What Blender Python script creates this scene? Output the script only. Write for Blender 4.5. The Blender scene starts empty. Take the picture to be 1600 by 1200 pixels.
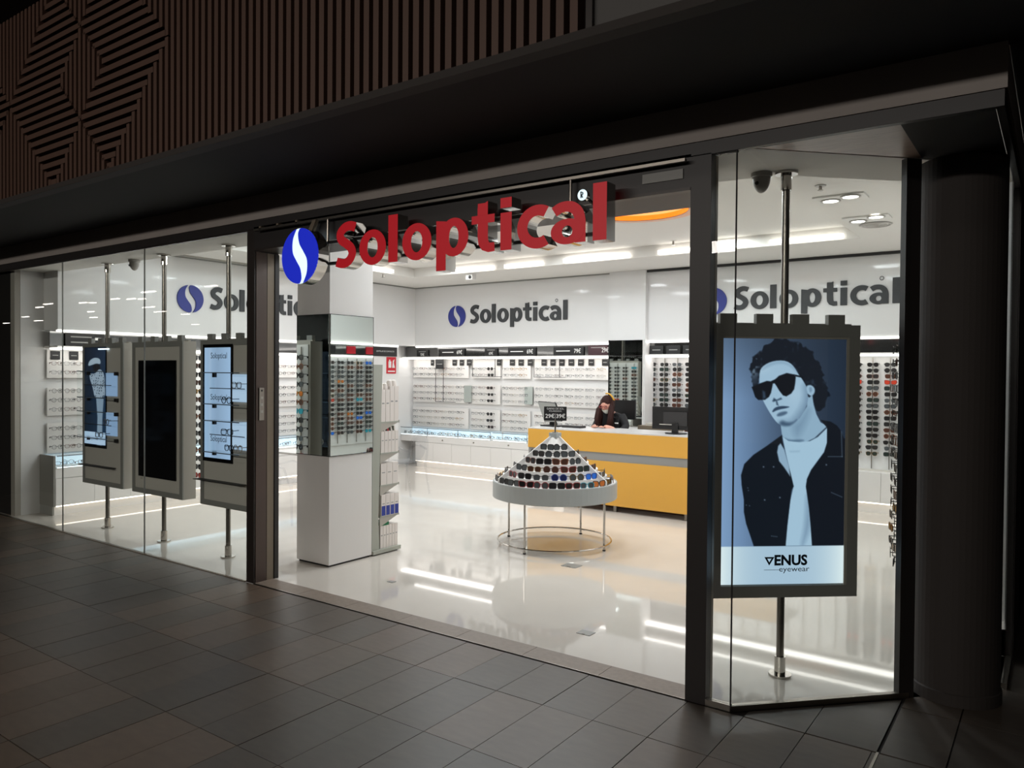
import bpy, bmesh, math, random
import numpy as np
from mathutils import Vector, Matrix
random.seed(7)
S = bpy.context.scene
COL = S.collection
PI = math.pi

# ------------------------------------------------------------ camera
FPX, YAW, PITCH, ROLL, CAMH = 1197.29, 0.62001888, 0.01537560, 0.00774272, 1.70
def cam_axes():
    cy, sy, cp, sp = math.cos(YAW), math.sin(YAW), math.cos(PITCH), math.sin(PITCH)
    fw = Vector((-sy*cp, cy*cp, -sp)); rt = Vector((cy, sy, 0)); up = rt.cross(fw)
    c, s = math.cos(ROLL), math.sin(ROLL)
    return c*rt+s*up, -s*rt+c*up, fw
RT, UP, FW = cam_axes()
cd = bpy.data.cameras.new('camera'); cam = bpy.data.objects.new('camera', cd); COL.objects.link(cam)
cd.sensor_width = 36; cd.lens = 36*FPX/1600; cd.clip_start = .05; cd.clip_end = 300
cam.matrix_world = Matrix(((RT.x, UP.x, -FW.x, 0), (RT.y, UP.y, -FW.y, 0), (RT.z, UP.z, -FW.z, CAMH), (0, 0, 0, 1)))
S.camera = cam
def at(u, v, axis, val):
    "point of the photograph taken onto the plane axis=val"
    d = RT*((u-800)/FPX) - UP*((v-600)/FPX) + FW
    o = Vector((0, 0, CAMH)); t = (val-o[axis])/d[axis]
    return o+d*t

# ------------------------------------------------------------ world, colour management, large lights
W = bpy.data.worlds.new('world'); S.world = W; W.use_nodes = True
W.node_tree.nodes['Background'].inputs[0].default_value = (1.0, .92, .85, 1)
W.node_tree.nodes['Background'].inputs[1].default_value = .10
S.view_settings.view_transform = 'Standard'; S.view_settings.look = 'None'
S.view_settings.exposure = 0.0; S.view_settings.gamma = 1; S.view_settings.use_curve_mapping = False
S.cycles.use_denoising = True
S.cycles.max_bounces = 10; S.cycles.diffuse_bounces = 4; S.cycles.glossy_bounces = 6
S.cycles.transparent_max_bounces = 24; S.cycles.transmission_bounces = 6
S.cycles.caustics_reflective = False; S.cycles.caustics_refractive = False
S.cycles.sample_clamp_indirect = 4
def area(name, loc, size, power, col=(.90, .965, 1), rot=(0, 0, 0), spread=PI):
    l = bpy.data.lights.new(name, 'AREA'); l.shape = 'RECTANGLE'; l.size, l.size_y = size; l.energy = power; l.color = col; l.spread = spread
    o = bpy.data.objects.new(name, l); o.location = loc; o.rotation_euler = rot; COL.objects.link(o); return o
for i, (x, y) in enumerate([(-7.7, 5.8), (-7.7, 7.2), (-7.4, 8.5), (-6.2, 5.8), (-6.0, 7.4), (-5.2, 8.6), (-4.7, 5.7), (-4.6, 7.3), (-3.4, 5.6), (-3.2, 8.6), (-2.2, 6.3), (-2.1, 7.9)]):
    area('tray_fill', (x, y, 3.31), (.34, .34), 15 if x < -7 else 20)  # added lamps without fixtures, in place of unseen ceiling spots
area('window_light', (-8.0, 5.2, 3.17), (2.4, .3), 4)
area('window_light', (-1.1, 5.6, 3.17), (.4, .7), 8)
area('mall_fill', (-3.5, -1.5, 4.5), (7, .5), 45, (1, .90, .80))  # added unseen fill for the mall side
area('front_fill', (-4.5, -8, 4.35), (12, .25), 330, (1, .93, .86), (PI/2, 0, 0))  # added unseen light bar that brightens the faces of the shop front

# ------------------------------------------------------------ materials
MATS = {}
def lin(c): return tuple((v/255/12.92 if v/255 <= .04045 else ((v/255+.055)/1.055)**2.4) for v in c)
def mat(name, rgb, rough=.5, metal=0, emit=0, ecol=None, spec=.5, noise=0, nscale=8, coat=0, bump=0, stretch=None):
    if name in MATS: return MATS[name]
    m = bpy.data.materials.new(name); m.use_nodes = True; nt = m.node_tree; b = nt.nodes['Principled BSDF']
    c = lin(rgb)
    b.inputs['Base Color'].default_value = (*c, 1); b.inputs['Roughness'].default_value = rough; b.inputs['Metallic'].default_value = metal
    b.inputs['Specular IOR Level'].default_value = spec
    if coat: b.inputs['Coat Weight'].default_value = coat; b.inputs['Coat Roughness'].default_value = .05
    if emit:
        b.inputs['Emission Color'].default_value = (*lin(ecol or rgb), 1); b.inputs['Emission Strength'].default_value = emit
    if noise or bump:
        tc = nt.nodes.new('ShaderNodeTexCoord'); n = nt.nodes.new('ShaderNodeTexNoise'); n.inputs['Scale'].default_value = nscale; n.inputs['Detail'].default_value = 6
        src = tc.outputs['Object']
        if stretch:
            mp = nt.nodes.new('ShaderNodeMapping'); mp.inputs['Scale'].default_value = stretch; nt.links.new(src, mp.inputs[0]); src = mp.outputs[0]
        nt.links.new(src, n.inputs['Vector'])
        if noise:
            r = nt.nodes.new('ShaderNodeValToRGB')
            r.color_ramp.elements[0].position = .3; r.color_ramp.elements[1].position = .7
            r.color_ramp.elements[0].color = (*[v*(1-noise) for v in c], 1); r.color_ramp.elements[1].color = (*[min(1, v*(1+noise)) for v in c], 1)
            nt.links.new(n.outputs['Fac'], r.inputs[0]); nt.links.new(r.outputs[0], b.inputs['Base Color'])
        if bump:
            bp = nt.nodes.new('ShaderNodeBump'); bp.inputs['Strength'].default_value = bump; bp.inputs['Distance'].default_value = .01
            nt.links.new(n.outputs['Fac'], bp.inputs['Height']); nt.links.new(bp.outputs[0], b.inputs['Normal'])
    MATS[name] = m; return m
def glassy(name, tint=(1, 1, 1), ior=1.45, edge=None):
    m = bpy.data.materials.new(name); m.use_nodes = True; nt = m.node_tree; nt.nodes.clear()
    o = nt.nodes.new('ShaderNodeOutputMaterial'); mx = nt.nodes.new('ShaderNodeMixShader'); t = nt.nodes.new('ShaderNodeBsdfTransparent'); g = nt.nodes.new('ShaderNodeBsdfGlossy')
    f = nt.nodes.new('ShaderNodeFresnel'); f.inputs[0].default_value = ior; g.inputs['Roughness'].default_value = 0.0
    t.inputs[0].default_value = (*tint, 1)
    if edge:
        lw = nt.nodes.new('ShaderNodeLayerWeight'); lw.inputs[0].default_value = .35
        r = nt.nodes.new('ShaderNodeMix'); r.data_type = 'RGBA'; r.inputs['A'].default_value = (*tint, 1); r.inputs['B'].default_value = (*edge, 1)
        nt.links.new(lw.outputs['Facing'], r.inputs['Factor']); nt.links.new(r.outputs['Result'], t.inputs[0])
    ge = nt.nodes.new('ShaderNodeNewGeometry'); sb = nt.nodes.new('ShaderNodeMath'); sb.operation = 'SUBTRACT'; sb.inputs[0].default_value = 1; ml = nt.nodes.new('ShaderNodeMath'); ml.operation = 'MULTIPLY'
    nt.links.new(ge.outputs['Backfacing'], sb.inputs[1]); nt.links.new(f.outputs[0], ml.inputs[0]); nt.links.new(sb.outputs[0], ml.inputs[1])   # the far face of a pane adds no total reflection
    nt.links.new(ml.outputs[0], mx.inputs[0]); nt.links.new(t.outputs[0], mx.inputs[1]); nt.links.new(g.outputs[0], mx.inputs[2]); nt.links.new(mx.outputs[0], o.inputs[0])
    MATS[name] = m; return m
def paint_mat(name, strength):
    "print that is lit from behind, colours from the mesh's own colour attribute"
    m = bpy.data.materials.new(name); m.use_nodes = True; nt = m.node_tree; b = nt.nodes['Principled BSDF']
    a = nt.nodes.new('ShaderNodeVertexColor'); a.layer_name = 'print'
    nt.links.new(a.outputs[0], b.inputs['Emission Color']); b.inputs['Emission Strength'].default_value = strength
    b.inputs['Base Color'].default_value = (.02, .02, .02, 1); b.inputs['Roughness'].default_value = .25
    MATS[name] = m; return m
mat('white_panel', (229, 228, 227), .35, coat=.25)
mat('white_matt', (226, 224, 220), .8)
mat('ceiling_white', (224, 221, 216), .85)
mat('white_laminate', (228, 225, 222), .3)
mat('led_lower', (255, 255, 255), .5, emit=5, ecol=(255, 251, 246))
mat('shop_tile', (210, 203, 194), .04, spec=.6, noise=.02, nscale=3)
mat('threshold_stone', (128, 114, 102), .5, noise=.1, nscale=30)
mat('joint_dark', (30, 26, 24), .9)
mat('bronze', (84, 70, 63), .35, metal=.3)
mat('bronze_dark', (46, 40, 37), .4, metal=.2)
mat('beige_metal', (128, 116, 100), .4, metal=.3)
mat('black_satin', (20, 19, 20), .35)
mat('black_matt', (50, 45, 42), .8)
mat('post_black', (36, 32, 31), .45)
mat('slot_dark', (60, 60, 58), .6)
mat('soffit_black', (24, 20, 18), .85)
mat('fascia_grey', (158, 150, 144), .7, noise=.04, nscale=1.5, stretch=(3, 1, .3))
mat('grey_panel', (84, 82, 80), .7)
mat('wood_slat', (82, 58, 46), .6, noise=.25, nscale=6, stretch=(12, 12, .6))
mat('wood_slat_h', (82, 58, 46), .6, noise=.25, nscale=6, stretch=(.6, 12, 12))
mat('wood_back', (16, 11, 9), .9)
mat('laminate_brown', (150, 128, 114), .35, noise=.15, nscale=10, stretch=(1, 6, 1))
mat('chrome', (200, 196, 190), .12, metal=1)
mat('steel', (150, 144, 136), .28, metal=1)
mat('mirror', (196, 204, 200), .015, metal=1)
mat('mirror_grey', (120, 120, 120), .06, metal=.9)
mat('unit_grey', (212, 208, 200), .5)
mat('panel_grey', (136, 134, 128), .5)
mat('unit_frame', (146, 146, 142), .45)
mat('unit_side', (178, 173, 164), .5)
mat('steel_post', (132, 128, 122), .25, metal=.9)
mat('dome_grey', (176, 172, 166), .3)
mat('led_white', (255, 255, 255), .5, emit=4.5, ecol=(255, 250, 244))
mat('led_warm', (255, 255, 255), .5, emit=3.0, ecol=(255, 240, 222))
mat('led_cove', (255, 255, 255), .5, emit=3.0, ecol=(255, 250, 242))
mat('led_cool', (255, 255, 255), .5, emit=2.2, ecol=(220, 240, 255))
mat('case_glow', (225, 240, 250), .5, emit=.55, ecol=(205, 232, 250))
mat('backlit_blue', (200, 220, 240), .4, emit=.62, ecol=(190, 222, 255))
mat('backlit_deep', (160, 190, 225), .4, emit=.42, ecol=(168, 208, 255))
mat('lamp_mall', (255, 255, 255), .5, emit=14, ecol=(255, 246, 236))
mat('spot_white', (255, 255, 255), .5, emit=12, ecol=(255, 252, 245))
mat('orange_lit', (255, 140, 40), .5, emit=.8, ecol=(255, 138, 36))
mat('orange_pale', (255, 190, 120), .5, emit=.75, ecol=(255, 188, 112))
mat('pink_glow', (235, 190, 165), .6)
mat('sign_red', (120, 6, 16), .45, emit=.40, ecol=(206, 8, 30))
mat('sign_outline', (70, 26, 28), .4)
mat('sign_blue', (26, 40, 170), .35, emit=.75, ecol=(24, 40, 190))
mat('sign_ice', (225, 245, 255), .35, emit=.95, ecol=(224, 248, 255))
mat('letter_charcoal', (56, 58, 60), .5)
mat('logo_blue', (46, 56, 140), .45)
mat('screen_black', (9, 10, 14), .12)
mat('text_white', (232, 232, 230), .6)
mat('text_dim', (150, 150, 148), .6)
mat('ink_dark', (14, 34, 52), .6)
mat('ink_mid', (90, 104, 118), .6)
mat('card_black', (24, 24, 26), .5)
mat('card_maroon', (60, 34, 40), .5)
mat('red_sign', (200, 24, 44), .5)
mat('yellow_panel', (214, 160, 66), .4)
mat('counter_grey', (140, 140, 138), .4)
mat('counter_top', (206, 204, 202), .25)
mat('rim_grey', (166, 170, 169), .45)
mat('display_white', (230, 228, 225), .45)
mat('stand_grey', (168, 170, 160), .5)
mat('carton_white', (226, 218, 212), .6)
mat('carton_blue', (44, 62, 150), .5)
mat('carton_green', (20, 110, 70), .5)
mat('carton_red', (190, 50, 60), .5)
mat('cable_dark', (40, 38, 38), .6)
mat('brown_wood', (120, 84, 66), .6)
mat('skin', (204, 150, 130), .6)
mat('hair_brown', (46, 24, 20), .6, spec=.15, noise=.3, nscale=40, stretch=(3, 3, .3))
mat('cloth_black', (24, 23, 26), .8)
mat('mask_white', (218, 220, 210), .8)
mat('band_yellow', (214, 160, 50), .6)
mat('frame_black', (22, 21, 22), .35); mat('frame_brown', (92, 52, 38), .4); mat('frame_tortoise', (140, 84, 50), .4, noise=.6, nscale=60)
mat('frame_red', (140, 40, 44), .4); mat('frame_grey', (110, 110, 112), .4); mat('frame_gold', (190, 150, 90), .25, metal=1); mat('frame_silver', (150, 150, 152), .25, metal=1)
mat('frame_blue', (40, 70, 150), .4); mat('frame_teal', (30, 150, 170), .4); mat('frame_clear', (180, 172, 160), .3)
mat('lens_dark', (38, 36, 36), .12); mat('lens_brown', (80, 54, 44), .12); mat('lens_grey', (78, 82, 84), .12); mat('lens_navy', (34, 44, 92), .1)
mat('lens_blue', (40, 120, 235), .1); mat('lens_teal', (40, 160, 180), .1); mat('lens_red', (200, 70, 50), .1); mat('lens_green', (44, 54, 50), .12); mat('lens_amber', (200, 110, 40), .1)
glassy('pane_glass', (.95, .965, .955))
glassy('clear_glass', (.97, .985, .985), 1.4)
glassy('clear_lens', (.9, .91, .92), 1.4)
glassy('acrylic', (.965, .968, .972), 1.35, edge=(.86, .87, .89))

# ------------------------------------------------------------ mesh helpers
class MB:
    def __init__(s): s.v = []; s.f = []; s.m = []; s.ml = []
    def mi(s, m):
        if m not in s.ml: s.ml.append(m)
        return s.ml.index(m)
    def add(s, vs, fs, m):
        o = len(s.v); s.v += [tuple(p) for p in vs]; k = s.mi(m)
        for f in fs: s.f.append(tuple(i+o for i in f)); s.m.append(k)
        return s
    def box(s, x0, x1, y0, y1, z0, z1, m):
        return s.add([(x, y, z) for z in (z0, z1) for y in (y0, y1) for x in (x0, x1)],
                     [(0, 2, 3, 1), (4, 5, 7, 6), (0, 1, 5, 4), (2, 6, 7, 3), (0, 4, 6, 2), (1, 3, 7, 5)], m)
    def prism(s, pts, d, m, side=None):
        "closed outline of 3-D points swept by vector d"
        n = len(pts); d = Vector(d); P = [Vector(p) for p in pts]
        nn = sum(((P[i]-P[0]).cross(P[(i+1) % n]-P[0]) for i in range(1, n-1)), Vector((0, 0, 0)))
        if nn.dot(d) > 0: P.reverse()
        s.add(P, [tuple(range(n))], m); s.add([p+d for p in P], [tuple(reversed(range(n)))], m)
        return s.add(P+[p+d for p in P], [(i, i+n, (i+1) % n+n, (i+1) % n) for i in range(n)], side or m)
    def cyl(s, p0, p1, r, m, n=12, r1=None, caps=True):
        p0, p1 = Vector(p0), Vector(p1); a = (p1-p0).normalized(); r1 = r if r1 is None else r1
        u = a.cross(Vector((0, 0, 1)) if abs(a.z) < .9 else Vector((1, 0, 0))).normalized(); w = a.cross(u)
        ring = lambda c, q: [c+(u*math.cos(2*PI*i/n)+w*math.sin(2*PI*i/n))*q for i in range(n)]
        fs = [(i, (i+1) % n, (i+1) % n+n, i+n) for i in range(n)]
        if caps: fs += [tuple(reversed(range(n))), tuple(range(n, 2*n))]
        return s.add(ring(p0, r)+ring(p1, r1), fs, m)
    def tube(s, path, r, m, n=6, closed=False):
        P = [Vector(p) for p in path]; N = len(P); vs = []
        for i, p in enumerate(P):
            a = P[(i+1) % N if closed else min(i+1, N-1)]-P[(i-1) % N if closed else max(i-1, 0)]; a.normalize()
            u = a.cross(Vector((0, 0, 1)) if abs(a.z) < .9 else Vector((1, 0, 0))).normalized(); w = a.cross(u)
            vs += [p+(u*math.cos(2*PI*k/n)+w*math.sin(2*PI*k/n))*r for k in range(n)]
        fs = [(i*n+k, i*n+(k+1) % n, ((i+1) % N)*n+(k+1) % n, ((i+1) % N)*n+k) for i in range(N if closed else N-1) for k in range(n)]
        if not closed: fs += [tuple(reversed(range(n))), tuple(range((N-1)*n, N*n))]
        return s.add(vs, fs, m)
    def lathe(s, prof, c, m, n=32, a0=0, a1=2*PI):
        full = abs(a1-a0-2*PI) < 1e-6; k = n if full else n+1
        vs = [(c[0]+r*math.cos(a0+(a1-a0)*i/n), c[1]+r*math.sin(a0+(a1-a0)*i/n), c[2]+z) for i in range(k) for r, z in prof]
        q = len(prof); fs = [(i*q+j, ((i+1) % k)*q+j, ((i+1) % k)*q+j+1, i*q+j+1) for i in range(n) for j in range(q-1)]
        return s.add(vs, fs, m)
    def mesh(s, name, off=(0, 0, 0)):
        me = bpy.data.meshes.new(name)
        me.from_pydata([(x-off[0], y-off[1], z-off[2]) for x, y, z in s.v], [], s.f)
        for m in s.ml: me.materials.append(MATS[m])
        me.polygons.foreach_set('material_index', s.m); me.update()
        return me
    def build(s, name, parent=None, smooth=False, loc=None):
        "one mesh object; world coordinates unless the parent is rotated"
        base = parent; off = Vector((0, 0, 0))
        while base is not None: off += base.location; base = base.parent
        if loc is not None: off = Vector(loc)+off
        me = s.mesh(name, off)
        if smooth: me.polygons.foreach_set('use_smooth', [True]*len(me.polygons))
        o = bpy.data.objects.new(name, me); COL.objects.link(o)
        if parent is not None: o.parent = parent
        if loc is not None: o.location = loc
        return o
    def local(s, name, parent, smooth=False):
        o = bpy.data.objects.new(name, s.mesh(name)); COL.objects.link(o); o.parent = parent
        if smooth: o.data.polygons.foreach_set('use_smooth', [True]*len(o.data.polygons))
        return o
def tag(o, label, cat, group=None, kind=None):
    o['label'] = label; o['category'] = cat
    if group: o['group'] = group
    if kind: o['kind'] = kind
    return o
def thing(name, label, cat, loc, group=None, rz=0):
    o = bpy.data.objects.new(name, None); o.empty_display_size = .1; COL.objects.link(o); o.location = loc; o.rotation_euler = (0, 0, rz)
    return tag(o, label, cat, group)
def struct(o, label=None):
    o['kind'] = 'structure'
    if label: o['label'] = label
    return o
def B(name, x0, x1, y0, y1, z0, z1, m, parent=None): return MB().box(x0, x1, y0, y1, z0, z1, m).build(name, parent)
UNIT = {}
def unit_box(m):
    if m not in UNIT: UNIT[m] = MB().box(-.5, .5, -.5, .5, -.5, .5, m).mesh('unit_'+m)
    return UNIT[m]
def piece(name, x0, x1, y0, y1, z0, z1, m, parent):
    "box piece that shares its mesh with all pieces of that material"
    o = bpy.data.objects.new(name, unit_box(m)); COL.objects.link(o); o.parent = parent
    off = Vector((0, 0, 0)); b = parent
    while b is not None: off += b.location; b = b.parent
    o.location = Vector(((x0+x1)/2, (y0+y1)/2, (z0+z1)/2))-off; o.scale = (x1-x0, y1-y0, z1-z0); return o
ORD = ['first', 'second', 'third', 'fourth', 'fifth', 'sixth', 'seventh', 'eighth', 'ninth', 'tenth', 'eleventh', 'twelfth', 'thirteenth', 'fourteenth', 'fifteenth', 'sixteenth', 'seventeenth', 'eighteenth', 'nineteenth', 'twentieth']
def plate_with_holes(outer, holes, z, m, name):
    bm = bmesh.new()
    for loop in [outer]+holes:
        vs = [bm.verts.new((x, y, z)) for x, y in loop]
        for i in range(len(vs)): bm.edges.new((vs[i], vs[(i+1) % len(vs)]))
    bmesh.ops.triangle_fill(bm, use_beauty=True, edges=bm.edges[:])
    bmesh.ops.recalc_face_normals(bm, faces=bm.faces[:])
    me = bpy.data.meshes.new(name); bm.to_mesh(me); bm.free(); me.materials.append(MATS[m])
    o = bpy.data.objects.new(name, me); COL.objects.link(o); return o

# ------------------------------------------------------------ the lettering (drawn by hand: bold humanist capitals and lower case)
def arcpts(cx, cy, rx, ry, a0, a1, n=18): return [(cx+rx*math.cos(math.radians(a0+(a1-a0)*i/n)), cy+ry*math.sin(math.radians(a0+(a1-a0)*i/n))) for i in range(n+1)]
def stroke(path, w0, w1=None):
    "ribbon outline quads along a centre line; widths may vary from w0 to w1 or by list"
    n = len(path); L = []; R = []
    for i, (x, y) in enumerate(path):
        a, b = path[max(i-1, 0)], path[min(i+1, n-1)]
        dx, dy = b[0]-a[0], b[1]-a[1]; l = math.hypot(dx, dy) or 1
        w = (w0[i] if isinstance(w0, list) else w0+((w1 if w1 is not None else w0)-w0)*i/(n-1))/2
        L.append((x-dy/l*w, y+dx/l*w)); R.append((x+dy/l*w, y-dx/l*w))
    return L, R
ST = .215
def ring(cx, cy, rx, ry, sw, sh, n=32):
    return ('ring', [(cx+rx*math.cos(2*PI*i/n), cy+ry*math.sin(2*PI*i/n)) for i in range(n)], [(cx+(rx-sw)*math.cos(2*PI*i/n), cy+(ry-sh)*math.sin(2*PI*i/n)) for i in range(n)])
def band(path, w0, w1=None): return ('band', *stroke(path, w0, w1))
def poly(*p): return ('poly', list(p))
def bez(p, n=24):
    "Catmull-Rom through points"
    out = []; q = [p[0]]+list(p)+[p[-1]]
    for i in range(1, len(q)-2):
        for k in range(n//3):
            t = k/(n//3); a, b, c, d = q[i-1], q[i], q[i+1], q[i+2]
            out.append(tuple(.5*((2*b[j])+(-a[j]+c[j])*t+(2*a[j]-5*b[j]+4*c[j]-d[j])*t*t+(-a[j]+3*b[j]-3*c[j]+d[j])*t**3) for j in (0, 1)))
    out.append(p[-1]); return out
XH = .735
GLYPH = {
 'S': (.60, [band(bez([(.55, .86), (.40, .905), (.25, .875), (.135, .76), (.16, .62), (.30, .52), (.43, .41), (.465, .27), (.36, .125), (.20, .085), (.03, .135)]), .205)]),
 'o': (.70, [ring(.35, XH/2, .35, XH/2+.015, ST, .165)]),
 'l': (.235, [poly((0, 0), (.235, 0), (.235, 1), (0, 1))]),
 'p': (.72, [poly((0, -.28), (.22, -.28), (.22, .70), (0, .73)), ring(.40, XH/2, .32, XH/2+.015, ST, .165)]),
 't': (.50, [band([(.235, .95), (.235, .30), (.245, .20), (.29, .12), (.36, .085), (.48, .09)], [.215, .215, .215, .205, .185, .17]), poly((0, .56), (.48, .56), (.48, .72), (0, .72)), poly((.1275, .72), (.3425, .72), (.3425, .98), (.1275, .86))]),
 'i': (.225, [poly((0, 0), (.225, 0), (.225, .71), (0, .71)), poly((0, .80), (.225, .80), (.225, .99), (0, .99))]),
 'c': (.58, [band(arcpts(.40, XH/2, .295, XH/2-.065, 57, 303, 26), .20)]),
 'a': (.64, [band(bez([(.07, .60), (.20, .66), (.36, .65), (.47, .56), (.515, .42), (.53, .25), (.53, .0)]), [.16]*60, None), ring(.29, .215, .29, .23, .205, .125)]),
 'R': (.5, [poly((0, 0), (.12, 0), (.12, 1), (0, 1)), band(arcpts(.2, .72, .2, .22, 90, -90, 12), .12), poly((.0, .88), (.2, .88), (.2, 1), (.0, 1)), poly((.1, .44), (.2, .44), (.2, .56), (.1, .56)), band([(.2, .5), (.42, 0)], .13)]),
}
GLYPH['a'] = (.64, [band(bez([(.06, .585), (.19, .655), (.36, .65), (.48, .55), (.525, .40), (.53, .25), (.53, .0)]), .19), ring(.30, .215, .30, .23, .205, .125)])
WORD = [('S', 0), ('o', .66), ('l', 1.42), ('o', 1.77), ('p', 2.58), ('t', 3.37), ('i', 3.97), ('c', 4.30), ('a', 4.95), ('l', 5.70)]
WORDLEN = 5.935
def glyph_solid(mb, ch, fx, d, m, side, offset_front=0):
    "fx maps letter units to 3-D; d is the depth vector"
    d = Vector(d); fx0 = fx
    for gi, g in enumerate(GLYPH[ch][1]):
        fx = lambda x, y, k=gi: fx0(x, y)-d.normalized()*.0012*k   # strokes that cross do not share a plane
        if g[0] == 'poly': mb.prism([fx(*p) for p in g[1]], d, m, side)
        else:
            A, Bq = g[1], g[2]; n = len(A); cl = g[0] == 'ring'
            fa = [fx(*p) for p in A]; fb = [fx(*p) for p in Bq]; a2 = [p+d for p in fa]; b2 = [p+d for p in fb]
            idx = range(n if cl else n-1)
            mb.add(fa+fb, [(i, (i+1) % n, (i+1) % n+n, i+n) for i in idx], m)
            mb.add(a2+b2, [(i, i+n, (i+1) % n+n, (i+1) % n) for i in idx], side)
            mb.add(fa+a2, [(i, i+n, (i+1) % n+n, (i+1) % n) for i in idx], side)
            mb.add(fb+b2, [(i, (i+1) % n, (i+1) % n+n, i+n) for i in idx], side)
            if not cl:
                for k in (0, n-1): mb.add([fa[k], fb[k], b2[k], a2[k]], [(0, 1, 2, 3)], side)
RB = [(.0, .985), (-.09, .80), (-.02, .45), (.20, .15), (.40, -.17), (.39, -.62), (.19, -.98)]
def lens_halves():
    Rb = bez(RB, 18); Lb = [(-x, -y) for x, y in reversed(Rb)]
    aR0 = math.atan2(Rb[0][1], Rb[0][0]); aR1 = math.atan2(Rb[-1][1], Rb[-1][0])
    right = Rb+[(math.cos(a), math.sin(a)) for a in np.linspace(aR1, aR0, 26)[1:-1]]
    left = [(-x, -y) for x, y in right]
    return left, right, Rb, Lb
def text_mesh(txt, size, m, ext=.0004, offset=0, align='CENTER'):
    c = bpy.data.curves.new('txt', 'FONT'); c.body = txt; c.size = size; c.extrude = ext; c.offset = offset; c.align_x = align; c.align_y = 'CENTER'; c.resolution_u = 3
    o = bpy.data.objects.new('txt', c); COL.objects.link(o)
    me = bpy.data.meshes.new_from_object(o.evaluated_get(bpy.context.evaluated_depsgraph_get()))
    bpy.data.objects.remove(o); bpy.data.curves.remove(c)
    me.materials.clear(); me.materials.append(MATS[m]); me.name = 'lettering'
    return me
def text(name, txt, size, m, loc, face, parent, offset=0, sx=1, align='CENTER'):
    "flat lettering; face is the way it looks: '-y', '+x' or an angle about z"
    o = bpy.data.objects.new(name, text_mesh(txt, size, m, offset=offset, align=align)); COL.objects.link(o)
    rz = {'-y': 0, '+x': PI/2}.get(face, face)
    o.rotation_euler = (PI/2, 0, rz); o.scale = (sx, 1, 1)
    off = Vector((0, 0, 0)); b = parent
    while b is not None: off += b.location; b = b.parent
    o.location = Vector(loc)-off
    if parent is not None: o.parent = parent
    return o

# ============================================================ THE SETTING
YF = 3.76          # shop front
# --- mall floor: tiles .29 x .585 laid in rows parallel to the shop front
mall_floor = struct(B('floor', -110, 14, -75, 3.752, -.06, -.006, 'joint_dark'))
for nm, rgb in (('tile_a', (87, 75, 64)), ('tile_b', (79, 70, 61)), ('tile_c', (91, 77, 65)), ('tile_d', (73, 66, 59)), ('tile_e', (76, 68, 60)), ('tile_f', (83, 70, 58))):
    mat(nm, rgb, .42, noise=.10, nscale=2.2, spec=.4, bump=.05, stretch=(1, 5, 1))
rows = [(.915, 1.5), (1.5, 2.085), (2.085, 2.69), (2.69, 3.265), (3.265, 3.745)]
tile_n = 0
for y0, y1 in rows:
    for k in range(-42, 6):
        x0 = -1.54+.2925*k; x1 = x0+.2925
        # leave out what the lens cannot see
        if not (-3.0*y1-1.6 < x1 and x0 < 0.16*y1+.6): continue
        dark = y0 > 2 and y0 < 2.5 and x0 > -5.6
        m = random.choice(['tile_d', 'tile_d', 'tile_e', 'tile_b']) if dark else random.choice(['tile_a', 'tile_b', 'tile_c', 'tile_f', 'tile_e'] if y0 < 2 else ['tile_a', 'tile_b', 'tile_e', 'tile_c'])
        z = random.uniform(0, .0015)
        piece('tile', x0+.0018, x1-.0018, y0+.002, y1-.002, -.02, z, m, mall_floor); tile_n += 1
for k in range(0, 5):
    for j in range(0, 4): piece('tile', -.37+.585*k+.002, -.37+.585*(k+1)-.002, 3.75+.585*j+.002, 3.75+.585*(j+1)-.002, -.02, 0, random.choice(['tile_d', 'tile_e', 'tile_b']), mall_floor)
struct(B('floor', -.64, 8, 3.752, 12, -.06, -.006, 'joint_dark'))
struct(B('floor', -1.6, -.64, 3.752, 4.7, -.07, -.012, 'joint_dark'))
for x0, x1 in ((-1.2475, -.957), (-.953, -.646)):
    yl = lambda x: 3.735+(x+1.33)*1.03
    MB().prism([(x0, 3.755, 0), (x1, 3.755, 0), (x1, yl(x1), 0), (x0, yl(x0), 0)], (0, 0, -.02), 'tile_d').build('tile', mall_floor)
for k in range(3): MB().box(-.63, -.375, 3.755+.585*k, 4.33+.585*k, -.02, 0, 'tile_e').build('tile', mall_floor)
# --- shop floor, glossy white, with the brown threshold strip of the doorway
fl = struct(plate_with_holes([(-10.2, 3.757), (-1.33, 3.757), (-.62, 4.49), (-.22, 4.92), (-.22, 10.6), (-10.2, 10.6)], [], .0, 'shop_tile', 'shop_floor'))
thr = struct(MB().box(-5.2, -1.56, 3.757, 3.765, -.05, .004, 'steel').build('trim_3'))
for k in range(7):
    x0 = -5.2+k*.52; B('threshold_tile', x0+.0015, x0+.5185, 3.768, 3.935, -.02, .003, 'threshold_stone', thr)
struct(B('trim_4', -10.2, -5.3, 3.745, 3.757, -.03, .006, 'beige_metal'))
struct(MB().box(-.645, -.633, -.5, 3.75, -.02, .003, 'steel').build('trim_5'))
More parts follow.
